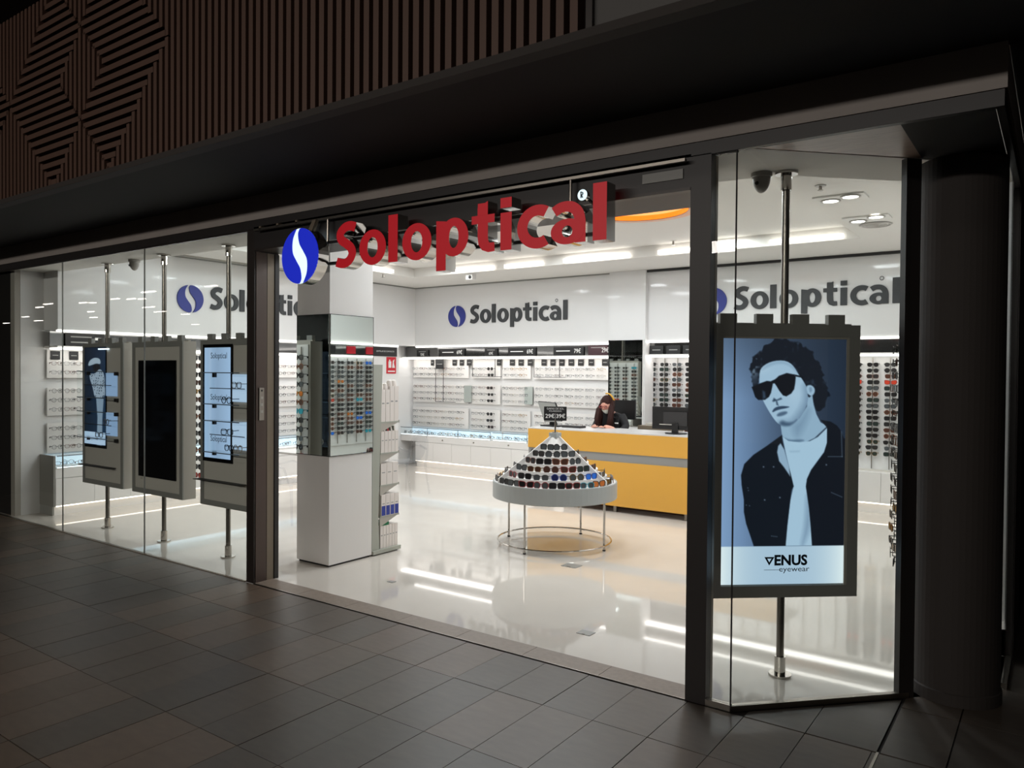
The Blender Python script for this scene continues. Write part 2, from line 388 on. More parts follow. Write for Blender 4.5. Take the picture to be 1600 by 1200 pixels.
# --- ceilings
tray = [(-8.35, 5.2), (-1.78, 5.2), (-1.78, 9.0), (-8.35, 9.0)]
struct(plate_with_holes([(-10.2, 4.0), (-.2, 4.0), (-.2, 10.6), (-10.2, 10.6)], [tray], 3.19, 'ceiling_white', 'ceiling'))
OC = (-3.48, 6.98); OR = .52
circ = [(OC[0]+OR*math.cos(2*PI*i/40), OC[1]+OR*math.sin(2*PI*i/40)) for i in range(40)]
tr = struct(plate_with_holes(tray, [circ], 3.33, 'ceiling_white', 'ceiling_tray'))
mb = MB()
for (a, b) in zip(tray, tray[1:]+tray[:1]):
    mb.add([(a[0], a[1], 3.19), (b[0], b[1], 3.19), (b[0], b[1], 3.33), (a[0], a[1], 3.33)], [(0, 1, 2, 3)], 'ceiling_white')
mb.build('tray_side', tr)
# the low soffit above the display windows, bending with the angled pane
sof = [(-10.2, 3.77), (-1.33, 3.77), (-.60, 4.525), (-.21, 4.93), (-.21, 5.35), (-.6, 5.12), (-1.32, 4.42), (-1.9, 4.38), (-10.2, 4.20)]
m_ = MB(); m_.prism([(-10.2, 3.77, 2.83), (-1.33, 3.77, 2.83), (-1.33, 4.41, 2.83), (-1.9, 4.38, 2.83), (-10.2, 4.20, 2.83)], (0, 0, .05), 'ceiling_white'); m_.prism([(-1.33, 3.77, 2.83), (-.60, 4.525, 2.83), (-.21, 4.93, 2.83), (-.21, 5.35, 2.83), (-.6, 5.12, 2.83), (-1.33, 4.41, 2.83)], (0, 0, .05), 'ceiling_white'); m_.box(-10.2, -1.4, 4.16, 4.19, 2.86, 3.25, 'ceiling_white')
struct(m_.build('ceiling_soffit'))
# --- shop walls
UP_Z0 = 2.15
struct(B('wall_left', -10.2, -9.75, 3.9, 10.6, 0, 3.3, 'white_panel'))
struct(B('wall_back', -10.2, -.2, 10.5, 10.7, 0, 3.3, 'white_panel'))
struct(B('wall_upper_left', -9.75, -9.40, 4.15, 10.17, UP_Z0, 3.17, 'white_panel'))
struct(B('wall_upper_back', -9.40, -5.46, 10.17, 10.5, UP_Z0, 3.17, 'white_panel'))
struct(B('wall_upper_back', -4.86, -.87, 10.17, 10.5, 2.165, 3.17, 'white_panel'))
struct(B('wall_right', -.87, -.2, 6.3, 10.5, 0, 3.3, 'white_panel'))
struct(B('pillar', -9.75, -9.40, 8.95, 9.75, 0, UP_Z0, 'white_panel'))
struct(MB().box(-9.41, -9.385, 4.15, 10.17, 3.172, 3.188, 'unit_frame').box(-9.40, -5.46, 10.15, 10.175, 3.172, 3.188, 'unit_frame').build('gap_shade_1'))  # grey strips painted for the shadow gap below the ceiling
struct(B('gap_shade_2', -4.95, -.87, 10.13, 10.172, 3.155, 3.188, 'black_satin'))  # black strip painted for the same shadow gap, right of the column
# mirrored bands between the two light lines
struct(B('trim_8', -9.62, -9.60, 4.15, 8.95, 1.955, 2.14, 'mirror_grey'))
struct(B('trim_9', -9.70, -5.46, 10.26, 10.28, 1.955, 2.14, 'mirror_grey'))
struct(B('trim_10', -4.86, -.87, 10.26, 10.28, 1.965, 2.15, 'mirror_grey'))
# ledges that carry the light lines
def ledge(name, x0, x1, y0, y1, z):
    o = struct(B(name, x0, x1, y0, y1, z, z+.02, 'white_laminate')); return o
ledge('trim_11', -9.75, -9.41, 4.15, 8.95, 1.945); ledge('trim_12', -9.75, -5.46, 10.18, 10.5, 1.945); ledge('trim_13', -4.86, -.87, 10.18, 10.5, 1.955)
def led(label, x0, x1, y0, y1, z0, z1, m, name='light_strip'):
    return tag(B(name, x0, x1, y0, y1, z0, z1, m), label, 'light strip')
led('upper white light line along the left wall', -9.44, -9.395, 4.15, 8.9, 2.128, 2.149, 'led_white')
led('lower white light line on the ledge of the left wall', -9.60, -9.395, 4.15, 8.94, 1.925, 1.944, 'led_lower')
led('short white light line on the wall behind the solution stand', -9.44, -9.395, 8.96, 9.74, 2.128, 2.149, 'led_white')
led('upper white light line along the back wall left of the mirrored column', -9.38, -5.47, 10.16, 10.2, 2.128, 2.149, 'led_white')
led('lower white light line along the back wall left of the mirrored column', -9.72, -5.47, 10.175, 10.33, 1.925, 1.944, 'led_lower')
led('upper white light line above the back sunglasses wall', -4.85, -.88, 10.16, 10.2, 2.143, 2.164, 'led_white')
led('lower white light line above the back sunglasses wall', -4.85, -.88, 10.175, 10.31, 1.933, 1.953, 'led_lower')
# ceiling cove bars lying in the tray edge
for i, (x0, x1) in enumerate([(-7.55, -6.75), (-6.55, -5.9), (-5.55, -4.55), (-4.15, -3.0), (-2.75, -1.95)]):
    led('bright cove light bar in the back edge of the ceiling tray, %s from the left' % ORD[i], x0, x1, 8.955, 8.985, 3.205, 3.25, 'led_cove', 'cove_light')
led('bright cove light bar in the left edge of the ceiling tray', -8.335, -8.305, 6.9, 8.5, 3.205, 3.25, 'led_cove', 'cove_light')
# round orange ceiling recess
t = thing('ceiling_recess_light', 'round orange lit recess in the white ceiling above the counter', 'ceiling light', (OC[0], OC[1], 3.33))
MB().lathe([(OR, 0), (OR, .05)], (OC[0], OC[1], 3.33), 'orange_lit', 48).build('side_ring', t)
MB().lathe([(OR, .05), (.001, .05)], (OC[0], OC[1], 3.33), 'orange_pale', 48).build('disc', t)
MB().lathe([(OR, -.004), (OR+.10, -.004), (OR+.10, 0), (OR, 0)], (OC[0], OC[1], 3.33), 'pink_glow', 48).build('rim', t)  # flat ring coloured pink for the glow around the recess

# --- shop front: bulkhead, header, posts, panes
struct(MB().box(-14, -.19, 3.745, 3.80, 2.885, 3.075, 'fascia_grey').box(-.24, -.19, 3.80, 9, 2.885, 3.075, 'fascia_grey').build('wall_fascia'))
struct(B('ceiling_overhang', -16, 3.5, 2.80, 3.80, 3.075, 3.14, 'soffit_black'))
struct(B('trim_14', -16, 3.5, 2.72, 2.80, 3.062, 3.10, 'black_matt'))
hd = struct(MB().box(-14, -.2, 3.755, 3.79, 2.815, 2.884, 'post_black').box(-.23, -.2, 3.79, 6.3, 2.815, 2.884, 'post_black').box(-14, -5.3, 3.765, 3.785, 2.806, 2.815, 'bronze_dark').box(-1.42, -1.32, 3.765, 3.785, 2.806, 2.83, 'bronze_dark').build('trim_1'))
# shutter box over the doorway
sh = struct(MB().box(-5.18, -1.58, 3.80, 4.15, 2.645, 2.83, 'post_black').box(-5.2, -1.56, 3.755, 3.80, 2.66, 2.83, 'post_black').box(-5.2, -1.56, 3.75, 3.80, 2.645, 2.66, 'bronze_dark').build('trim_2'))
B('vent_plate', -1.83, -1.60, 3.748, 3.755, 2.71, 2.76, 'unit_frame', sh)
# exterior soffit in front of the angled pane; its unlit end is coloured black
struct(MB().prism([(-1.31, 3.79, 2.832), (-.60, 3.79, 2.832), (-.60, 4.50, 2.832)], (0, 0, .02), 'laminate_brown').prism([(-.60, 3.79, 2.832), (-.24, 3.79, 2.832), (-.24, 4.92, 2.832), (-.60, 4.50, 2.832)], (0, 0, .02), 'soffit_black').build('ceiling_corner'))
# posts
p1 = struct(MB().box(-5.294, -5.2, 3.76, 3.80, 0, 2.82, 'bronze_dark').box(-5.294, -5.2, 3.80, 3.99, 0, 2.82, 'bronze_dark').build('door_1'))
B('post_panel', -5.2, -5.194, 3.775, 3.875, .0, 2.64, 'bronze', p1); B('post_inlay', -5.2, -5.195, 3.88, 3.945, .0, 2.64, 'beige_metal', p1); B('post_edge', -5.2, -5.188, 3.95, 3.99, 0, 2.64, 'post_black', p1)
cp = tag(B('control_panel', -5.194, -5.186, 3.80, 3.845, 1.30, 1.56, 'steel'), 'slim steel key switch panel on the bronze post left of the doorway', 'switch')
B('key_hole', -5.186, -5.184, 3.815, 3.83, 1.53, 1.545, 'post_black', cp)
for k in range(3): B('button_label', -5.186, -5.1845, 3.812, 3.834, 1.47-.055*k, 1.49-.055*k, 'dome_grey', cp)
p2 = struct(MB().box(-1.56, -1.45, 3.755, 3.82, 0, 2.82, 'post_black').box(-1.462, -1.449, 3.82, 3.85, 0, 2.82, 'beige_metal').build('door_2'))
# left window: three panes
def pane(name, pts, z0, z1, th=.008):
    (x0, y0), (x1, y1) = pts; d = Vector((x1-x0, y1-y0, 0)).normalized(); n = Vector((-d.y, d.x, 0))*th
    return MB().prism([(x0, y0, z0), (x1, y1, z0), (x1, y1, z1), (x0, y0, z1)], n, 'pane_glass', 'clear_glass').build(name)
w1 = struct(MB().box(-10.4, -5.3, 3.758, 3.785, .0, .008, 'steel').build('window_1'))
xs = [-10.3, -8.43, -6.84, -5.30]
for i in range(3):
    g = pane('pane', [(xs[i]+.003, 3.765), (xs[i+1]-.003, 3.765)], .008, 2.81); g.parent = w1
for i in (1, 2): B('glass_joint', xs[i]-.002, xs[i]+.002, 3.762, 3.775, .008, 2.81, 'unit_frame', w1)
w2 = struct(MB().box(-1.45, -1.32, 3.752, 3.785, -.0, .035, 'steel').prism([(-1.322, 3.752, 0), (-.618, 4.484, 0), (-.64, 4.505, 0), (-1.344, 3.775, 0)], (0, 0, .03), 'steel').build('window_2'))
g = pane('pane', [(-1.447, 3.765), (-1.325, 3.765)], .035, 2.82); g.parent = w2
g = pane('pane', [(-1.318, 3.76), (-.64, 4.466)], .03, 2.825); g.parent = w2
MB().cyl((-1.321, 3.763, .03), (-1.321, 3.763, 2.825), .0045, 'cable_dark', 8).build('glass_joint', w2)
MB().prism([(-.66, 4.445, 0), (-.60, 4.51, 0), (-.63, 4.54, 0), (-.69, 4.475, 0)], (0, 0, 2.83), 'post_black').build('frame_post', w2)
# round dark column on the corner
mb = MB(); mb.lathe([(.215, 0), (.215, .06), (.207, .065), (.207, 2.83)], (-.43, 4.71, 0), 'black_matt', 48)
o = struct(mb.build('column', smooth=False))
# side front beyond the column
w3 = struct(MB().box(-.235, -.205, 4.93, 5.5, 0, .03, 'steel').box(-.235, -.205, 5.45, 5.5, .03, 2.82, 'post_black').build('window_3'))
g = pane('pane', [(-.22, 4.9), (-.22, 5.45)], .03, 2.82); g.parent = w3
struct(MB().box(-.24, -.2, 5.5, 9, 0, 2.885, 'bronze_dark').build('wall_side'))
struct(B('wall_far_right', -.2, 8, 9.0, 9.2, 0, 4.6, 'soffit_black'))
# left end of the shop: pale jamb and the dark neighbouring front
struct(MB().box(-9.86, -9.755, 3.84, 4.15, 0, 2.83, 'unit_side').build('trim_15'))
struct(B('wall_neighbour', -16, -9.862, 3.84, 3.895, 0, 2.83, 'joint_dark'))
struct(B('trim_16', -10.35, -10.30, 3.76, 3.80, 0, 2.82, 'bronze_dark'))
nb = struct(MB().box(-16, -10.35, 3.758, 3.764, .02, 2.81, 'pane_glass').build('window_4'))

# --- upper wall of wooden slats
up = struct(B('wall_upper', -16, -1.60, 2.80, 2.84, 3.10, 4.6, 'wood_back'))
PIT = .068; SEAM = -5.865; ZB, ZT = 3.085, 4.57
def is_vertical(x, z):
    if x > -4.71: return True
    if x > SEAM:
        a = x-SEAM
        if z < 3.84:
            if x > -5.44+(z-3.13): return True
        elif x > -4.71-(z-3.84): return True
        if z < 3.52: return a < 3.52-z
        if z < 4.2: return a < min(z-3.52, 4.2-z)
        return a < z-4.2
    b = SEAM-x
    if x > -7.06:
        if (x+7.06) < abs(z-3.86): 
            if z < 3.86: return x < -6.25-(z-3.146) or b < 3.52-z
            return True
        if z < 3.52: return b < 3.52-z
        if z < 4.2: return b < min(z-3.52, 4.2-z)
        return b < z-4.2
    c = -7.06-x
    if c < .5: return c < abs(z-3.86)
    return True
def runs(fn, lo, hi, st=.01):
    out = []; s0 = None; p = lo
    while p <= hi+1e-9:
        if fn(p):
            if s0 is None: s0 = p
        elif s0 is not None: out.append((s0, p)); s0 = None
        p += st
    if s0 is not None: out.append((s0, hi))
    return [r for r in out if r[1]-r[0] > .03]
x = -1.66
while x > -9.6:
    for z0, z1 in runs(lambda z: is_vertical(x, z), ZB, ZT): piece('slat', x-.019, x+.019, 2.745, 2.80, z0, z1, 'wood_slat', up)
    x -= PIT
z = 3.13
while z < ZT:
    for x0, x1 in runs(lambda xx: not is_vertical(xx, z), -7.6, -4.70): piece('slat', x0-.01, x1+.01, 2.745, 2.80, z-.019, z+.019, 'wood_slat_h', up)
    z += PIT
struct(B('trim_17', -1.60, -1.57, 2.74, 2.84, 3.085, 4.57, 'bronze_dark'))
struct(B('wall_upper_panel', -1.57, 3.5, 2.76, 2.84, 3.10, 4.57, 'grey_panel'))
struct(B('ceiling_mall', -21.5, 14, -6, 2.84, 4.57, 4.7, 'soffit_black')); struct(B('ceiling_mall', -110, -21.5, -22, 2.84, 4.57, 4.7, 'soffit_black'))
struct(B('ceiling_mall', -110, 14, -75, -22, 4.57, 4.7, 'soffit_black'))
struct(B('wall_mall', -110, 14, -75.2, -75, -.06, 4.7, 'soffit_black')); struct(B('wall_mall', -110.2, -110, -75, 3, -.06, 4.7, 'soffit_black'))
struct(B('ceiling_corridor', -.19, 9, 3.8, 9.2, 3.09, 3.16, 'soffit_black')); struct(B('wall_corridor', 6, 6.2, 2.8, 9.2, 0, 3.2, 'soffit_black'))
# far mall ceiling lamps that show as streaks in the panes
for u, v, ln in [(62, 480, .6), (130, 473, .5), (205, 467, .5), (232, 456, .8), (146, 496, .7), (250, 487, .9), (142, 487, .5), (40, 495, .7), (60, 501, .9), (10, 505, .7), (232, 480, .8), (75, 475, .7), (222, 467, .4), (290, 491, .6), (330, 447, .6), (305, 507, .7), (180, 467, .5), (145, 473, .4)]:
    d = at(u, v, 2, 4.55) if u < 700 else None
    if d is None: continue
    x, y = d.x, 7.53-d.y
    if x > -21.6: continue
    tag(B('mall_lamp', x-ln*.55, x+ln*.55, y-.05, y+.05, 4.53, 4.568, 'lamp_mall'), 'slim linear lamp on the dark mall ceiling, mirrored in the left window', 'ceiling lamp', 'linear lamps of the mall ceiling')

# ============================================================ SIGNS
# main sign hung in the doorway: emblem and ten letters with red faces and mirrored sides
YS, DS = 3.595, .095
ms = thing('shop_sign', 'large red letter sign with a lit blue and white emblem hung over the doorway', 'sign', (-3.3, YS, 2.4), None)
SX0, SZ0, SH = -4.068, 2.407, .306; SK = 2.108/(WORDLEN*SH)
zslope = .0
def fx_main(ox):
    return lambda x, y: Vector((SX0+(ox+x)*SH*SK, YS, SZ0+y*SH))
for ch, ox in WORD:
    mb = MB(); glyph_solid(mb, ch, fx_main(ox), (0, DS, 0), 'sign_red', 'chrome')
    o = mb.build('letter', ms)
# emblem
EC = Vector((-4.448, YS, 2.522)); ER = .199
left, right, Rb, Lb = lens_halves()
E3 = lambda p, dy=0, k=1: Vector((EC.x+p[0]*ER*k, YS+dy, EC.z+p[1]*ER*k))
mb = MB(); mb.prism([E3((math.cos(2*PI*i/48), math.sin(2*PI*i/48)), .004) for i in range(48)], (0, DS, 0), 'sign_ice', 'chrome')
em = mb.build('emblem', ms); em['label'] = 'round lit emblem, blue with a white wave'
for nm, h in (('blue_half', left), ('blue_half', right)):
    MB().prism([E3(p) for p in h], (0, .006, 0), 'sign_blue').build(nm, em)
# registered mark in a small disc
RC = at(908.5, 304, 1, YS)
mb = MB(); mb.prism([(RC.x+.030*math.cos(2*PI*i/24), YS+.01, RC.z+.030*math.sin(2*PI*i/24)) for i in range(24)], (0, .03, 0), 'sign_ice', 'chrome'); rg = mb.build('registered_mark', ms)
mb = MB(); glyph_solid(mb, 'R', lambda x, y: Vector((RC.x-.009+x*.036, YS+.004, RC.z-.017+y*.034)), (0, .005, 0), 'ink_dark', 'ink_dark'); mb.build('letter_r', rg)
MB().cyl((RC.x, YS+.04, RC.z), (RC.x+.05, YS+.08, RC.z-.06), .008, 'chrome').build('mark_arm', ms)
# carrier bars, top rail and hangers
MB().box(-4.45, -2.0, YS+.10, YS+.125, 2.455, 2.475, 'black_satin').box(-4.45, -2.0, YS+.10, YS+.125, 2.605, 2.625, 'black_satin').build('carrier_bar', ms)
rl = MB().box(-5.13, -1.57, 3.70, 3.725, 2.784, 2.80, 'steel').build('rail', ms)
for xx in (-5.05, -4.84, -4.62): MB().box(xx-.012, xx+.012, 3.70, 3.765, 2.79, 2.815, 'beige_metal').build('rail_bracket', rl)
for xx in (-4.28, -2.255): MB().cyl((xx, YS+.112, 2.455), (xx, 3.712, 2.79), .009, 'steel', 8).build('hanger', ms)
MB().prism([(-4.48, YS+.09, 2.70), (-4.42, YS+.09, 2.72), (-4.38, YS+.09, 2.79), (-4.42, YS+.09, 2.79)], (0, .03, 0), 'beige_metal').build('emblem_arm', ms)

def wall_sign(label, origin, ux, height, total, logo_c, logo_r, normal, skip=None):
    "charcoal letters and a blue emblem standing just off a wall"
    t = thing('wall_sign', label, 'sign', origin, None)
    ux = Vector(ux); nrm = Vector(normal); k = total/(WORDLEN*height)
    for ch, ox in WORD:
        mb = MB(); glyph_solid(mb, ch, lambda x, y: Vector(origin)+ux*((ox+x)*height*k)+Vector((0, 0, y*height))+nrm*.02, -nrm*.0195, 'letter_charcoal', 'letter_charcoal'); mb.build('letter', t)
    for h in (left, right):
        mb = MB(); mb.prism([Vector(origin)+ux*(logo_c[0]+p[0]*logo_r)+Vector((0, 0, logo_c[1]+p[1]*logo_r*.97))+nrm*.02 for p in h], -nrm*.0195, 'logo_blue'); o = mb.build('emblem_half', t); o['label'] = 'blue half of the round emblem'
    mb = MB(); mb.tube([Vector(origin)+ux*(total-.20+.022*math.cos(a))+Vector((0, 0, height+.0+.022*math.sin(a)))+nrm*.01 for a in np.linspace(0, 2*PI, 16)[:-1]], .004, 'letter_charcoal', 4, True)
    mb.build('registered_mark', t)
wall_sign('charcoal word sign with blue emblem in the middle of the back wall', (-8.135, 10.17, 2.523), (1, 0, 0), .305, 1.925, (-.292, .128), .188, (0, -1, 0))
wall_sign('charcoal word sign with blue emblem on the back wall behind the portrait poster', (-3.585, 10.17, 2.565), (1, 0, 0), .308, 2.02, (-.292, .128), .192, (0, -1, 0))
wall_sign('charcoal word sign with blue emblem on the left wall behind the hanging units', (-9.40, 6.09, 2.525), (0, 1, 0), .305, 1.925, (-.292, .115), .188, (1, 0, 0))

# ============================================================ EYEWEAR KINDS
def lens_outline(st, n=14):
    W_, H_ = .026, .021; out = []
    for i in range(n):
        a = 2*PI*i/n; c, s_ = math.cos(a), math.sin(a)
        e = {'round': 1.0, 'square': .55, 'way': .65, 'aviator': .85, 'cat': .7}[st]
        x = W_*math.copysign(abs(c)**e, c); z = H_*math.copysign(abs(s_)**e, s_)
        if st == 'aviator': z -= .003; x *= 1-.12*(z < 0)
        if st == 'way': x *= 1+.10*(z/H_)
        if st == 'cat' and x > 0 and z > 0: z += .006*x/W_; x += .004
        if st == 'round': x *= .94; z *= 1.15
        out.append((x, z))
    return out
def eyewear(frame, lens, st='way', rim=.0035, arms=True, detail=True, al=.13, split=False):
    "glasses facing -y, bridge at the origin, arms folded back along +y"
    fr = MB(); ln = MB(); n = 14 if detail else 9; th = .004
    for sgn in (-1, 1):
        o = lens_outline(st, n); cx = .034*sgn
        out = [(cx+sgn*x*1.0, z) for x, z in o]
        if sgn < 0: out.reverse()
        ou = [(cx+(x-cx)*(1+rim/.024), z*(1+rim/.020)) for x, z in out]
        vs = [(x, -th/2, z) for x, z in ou]+[(x, -th/2, z) for x, z in out]+[(x, th/2, z) for x, z in ou]+[(x, th/2, z) for x, z in out]
        fs = []
        for i in range(n):
            j = (i+1) % n
            fs += [(i, j, n+j, n+i), (2*n+i, 3*n+i, 3*n+j, 2*n+j), (i, 2*n+i, 2*n+j, j), (n+i, n+j, 3*n+j, 3*n+i)]
        fr.add(vs, fs, frame)
        if lens: ln.add([(x, 0, z) for x, z in out], [tuple(range(n))], lens)
        if arms:
            e = (.034+.026+rim)*sgn
            fr.box(min(e, e-.004*sgn), max(e, e-.004*sgn), 0, al*.77, .008, .013, frame)
            fr.box(min(e, e-.004*sgn), max(e, e-.004*sgn), al*.77, al, -.006, .011, frame)
    fr.box(-.010, .010, -th/2, th/2, .006, .011, frame)
    if split: return fr, ln
    o = len(fr.v); fr.v += ln.v
    for f, m in zip(ln.f, ln.m): fr.f.append(tuple(i+o for i in f)); fr.m.append(fr.mi(ln.ml[m]))
    return fr
EYE = {}
def eyemesh(frame, lens, st, rim=.0035, detail=False):
    k = (frame, lens, st, rim, detail)
    if k not in EYE: EYE[k] = eyewear(frame, lens, st, rim, detail=detail, al=.13 if detail else .055).mesh('eyewear')
    return EYE[k]
CNAME = {'frame_black': 'black', 'frame_brown': 'brown', 'frame_tortoise': 'tortoiseshell', 'frame_red': 'dark red', 'frame_grey': 'grey', 'frame_gold': 'gold', 'frame_silver': 'silver', 'frame_blue': 'blue', 'frame_teal': 'teal', 'frame_clear': 'pale'}
def place(name, me, loc, rz, label, cat, group, tilt=0, sc=1):
    o = bpy.data.objects.new(name, me); COL.objects.link(o); o.location = loc; o.rotation_euler = (tilt, 0, rz); o.scale = (sc, sc, sc)
    return tag(o, label, cat, group)
SUN = [('frame_black', 'lens_dark', 'round'), ('frame_black', 'lens_dark', 'aviator'), ('frame_black', 'lens_grey', 'way'), ('frame_black', 'lens_dark', 'way'), ('frame_brown', 'lens_dark', 'square'), ('frame_black', 'lens_dark', 'way'), ('frame_black', 'lens_dark', 'square'), ('frame_black', 'lens_grey', 'round'), ('frame_brown', 'lens_brown', 'way'), ('frame_black', 'lens_dark', 'cat'), ('frame_tortoise', 'lens_brown', 'round'), ('frame_gold', 'lens_green', 'aviator'), ('frame_grey', 'lens_grey', 'aviator'), ('frame_black', 'lens_green', 'square')]
ACC = [('frame_blue', 'lens_blue', 'way'), ('frame_teal', 'lens_teal', 'way'), ('frame_red', 'lens_red', 'cat'), ('frame_gold', 'lens_amber', 'aviator')]
OPT = [('frame_black', 'way'), ('frame_black', 'round'), ('frame_grey', 'square'), ('frame_silver', 'round'), ('frame_brown', 'way'), ('frame_gold', 'round'), ('frame_silver', 'square'), ('frame_black', 'cat'), ('frame_clear', 'way')]

# ============================================================ WALL FITTINGS
ZROWS = [1.755, 1.65, 1.43, 1.32, 1.21, .985, .875, .765]
SECT = [('upper', 1.59, 1.925, (0, 1)), ('middle', 1.145, 1.475, (2, 3, 4)), ('lower', .70, 1.055, (5, 6, 7))]
def board_b(label, x0, x1, z0, z1):
    t = thing('display_board', label, 'display board', ((x0+x1)/2, 10.47, z0), 'white boards of eyeglasses')
    B('panel', x0, x1, 10.455, 10.475, z0, z1, 'white_laminate', t); B('spacer', x0+.05, x1-.05, 10.475, 10.499, z0+.05, z1-.05, 'white_matt', t)
    return t
def board_l(label, y0, y1, z0, z1):
    t = thing('display_board', label, 'display board', (-9.72, (y0+y1)/2, z0), 'white boards of eyeglasses')
    B('panel', -9.725, -9.705, y0, y1, z0, z1, 'white_laminate', t); B('spacer', -9.749, -9.725, y0+.05, y1-.05, z0+.05, z1-.05, 'white_matt', t)
    return t
def peg(t, a, b): MB().cyl(a, b, .003, 'chrome', 5).build('peg', t)
BX = [('first', -9.69, -8.40), ('second', -8.32, -7.71), ('third', -7.66, -7.09), ('fourth', -7.02, -5.50)]
NG = 0
for bn, x0, x1 in BX:
    xs_ = np.arange(x0+.10, x1-.06, .172)
    if bn == 'fourth': xs_ = np.arange(x0+.12, x1-.08, .19)
    for sn, z0, z1, rws in SECT:
        t = board_b('%s white eyeglass board, %s column from the left on the back wall' % (sn, bn), x0, x1, z0, z1)
        for ri, rr in enumerate(rws):
            rail = MB()
            for ci, xx in enumerate(xs_):
                z = ZROWS[rr]; xj = xx+random.uniform(-.012, .012)
                rail.cyl((xj, 10.456, z+.008), (xj, 10.40, z+.008), .0025, 'chrome', 5)
                pos = '%s in %s row of %s board, %s column, back wall' % (ORD[ci], ORD[ri], sn, bn)
                if bn == 'second' and ci == len(xs_)-1:
                    f, l, s_ = SUN[(rr*2) % 5]; place('sunglasses', eyemesh(f, 'lens_dark', s_), (xj, 10.395, z), 0, '%s dark sunglasses, %s' % (CNAME[f], pos), 'sunglasses', 'sunglasses among the back wall eyeglasses', sc=1.0)
                else:
                    f, s_ = random.choice(OPT); place('eyeglasses', eyemesh(f, 'clear_lens', s_, .0022), (xj, 10.395, z), random.uniform(-.12, .12), '%s eyeglasses, %s' % (CNAME[f], pos), 'eyeglasses', 'eyeglasses on the back wall boards'); NG += 1
            rail.build('peg_row', t)['kind'] = 'stuff'
# left wall boards: a near one and a far one
for bn, y0, y1, ys_ in (('near', 4.165, 5.55, [4.25, 4.395, 4.53, 4.68]), ('far', 7.0, 8.85, [7.32, 7.48, 7.64, 7.80])):
    for sn, z0, z1, rws in SECT:
        t = board_l('%s white eyeglass board at the %s end of the left wall' % (sn, 'window' if bn == 'near' else 'inner'), y0, y1, z0, z1)
        for ri, rr in enumerate(rws):
            rail = MB()
            for ci, yy in enumerate(ys_):
                z = ZROWS[rr]+.008; rail.cyl((-9.706, yy, z+.008), (-9.65, yy, z+.008), .0025, 'chrome', 5)
                f, s_ = random.choice(OPT[:5]); place('eyeglasses', eyemesh(f, 'clear_lens', s_, .0024), (-9.645, yy, z), PI/2+random.uniform(-.1, .1), '%s eyeglasses, %s in %s row of %s board, %s end, left wall' % (CNAME[f], ORD[ci], ORD[ri], sn, 'window' if bn == 'near' else 'inner'), 'eyeglasses', 'eyeglasses on the left wall boards'); NG += 1
            rail.build('peg_row', t)['kind'] = 'stuff'
# small brand cards: black squares standing on top of the boards
def card_b(x0, x1, z0, z1, label, cat='card', deep=.004, y=10.44, m='card_black', glyph=True, group='small black brand cards of the back wall'):
    o = tag(B('brand_card', x0, x1, y, y+deep, z0, z1, m), label, cat, group)
    if glyph: B('print_line', x0+(x1-x0)*.2, x1-(x1-x0)*.2, y-.0012, y, (z0+z1)/2-.006, (z0+z1)/2+.006, 'text_dim', o)
    return o
cards_px = [(390, 415), (570, 605), (630, 665), (690, 730), (940, 975), (1048, 1090), (1120, 1163), (1197, 1240)]
q6 = lambda x, y: (600+x/5.3333, 500+y/5.3333)
q8 = lambda x, y: (800+x/5.3333, 500+y/5.3333)
ci = 0
for qq, lst in ((q6, cards_px), (q8, [(245, 288), (320, 362), (392, 437), (470, 517), (550, 597), (637, 683), (750, 800)])):
    for a, b in lst:
        A_, B_ = at(*qq(a, 330), 1, 10.44), at(*qq(b, 380), 1, 10.44)
        card_b(A_.x, B_.x, 1.812, 1.912, 'small black brand card above the eyeglasses, %s from the left on the back wall' % ORD[ci]); ci += 1
A_, B_ = at(*q6(430, 320), 1, 10.38), at(*q6(496, 405), 1, 10.38)
t = thing('tall_frame', 'tall black wire frame with a black flag card on the first back wall board', 'frame', (A_.x, 10.38, 1.16))
B('flag', A_.x, B_.x, 10.378, 10.384, 1.75, 1.932, 'card_black', t); B('print_line', A_.x+.03, B_.x-.03, 10.376, 10.378, 1.83, 1.838, 'text_dim', t)
MB().box(A_.x, A_.x+.008, 10.378, 10.384, 1.16, 1.75, 'card_black').box(B_.x-.008, B_.x, 10.378, 10.384, 1.16, 1.75, 'card_black').box(A_.x, B_.x+.28, 10.378, 10.384, 1.16, 1.168, 'card_black').build('wire', t)
B('foot', A_.x+.05, A_.x+.07, 10.384, 10.456, 1.16, 1.168, 'card_black', t)
for a, b, c_, nm in ((738, 928, 982, 'second'), (1250, 1465, 1515, 'fourth')):
    A_, B_, C_ = at(*q6(a, 320), 1, 10.38), at(*q6(b, 320), 1, 10.38), at(*q6(c_, 320), 1, 10.38)
    t = thing('wide_frame', 'wide thin black wire frame around the top rows of the %s board column' % nm, 'frame', (A_.x, 10.38, 1.62))
    MB().box(A_.x, A_.x+.007, 10.378, 10.384, 1.625, 1.93, 'card_black').box(B_.x-.009, B_.x, 10.378, 10.384, 1.625, 1.93, 'card_black').box(A_.x, C_.x, 10.378, 10.384, 1.62, 1.627, 'card_black').box(A_.x, B_.x, 10.378, 10.384, 1.924, 1.93, 'card_black').build('wire', t)
    B('foot', A_.x+.05, A_.x+.07, 10.384, 10.456, 1.62, 1.628, 'card_black', t)
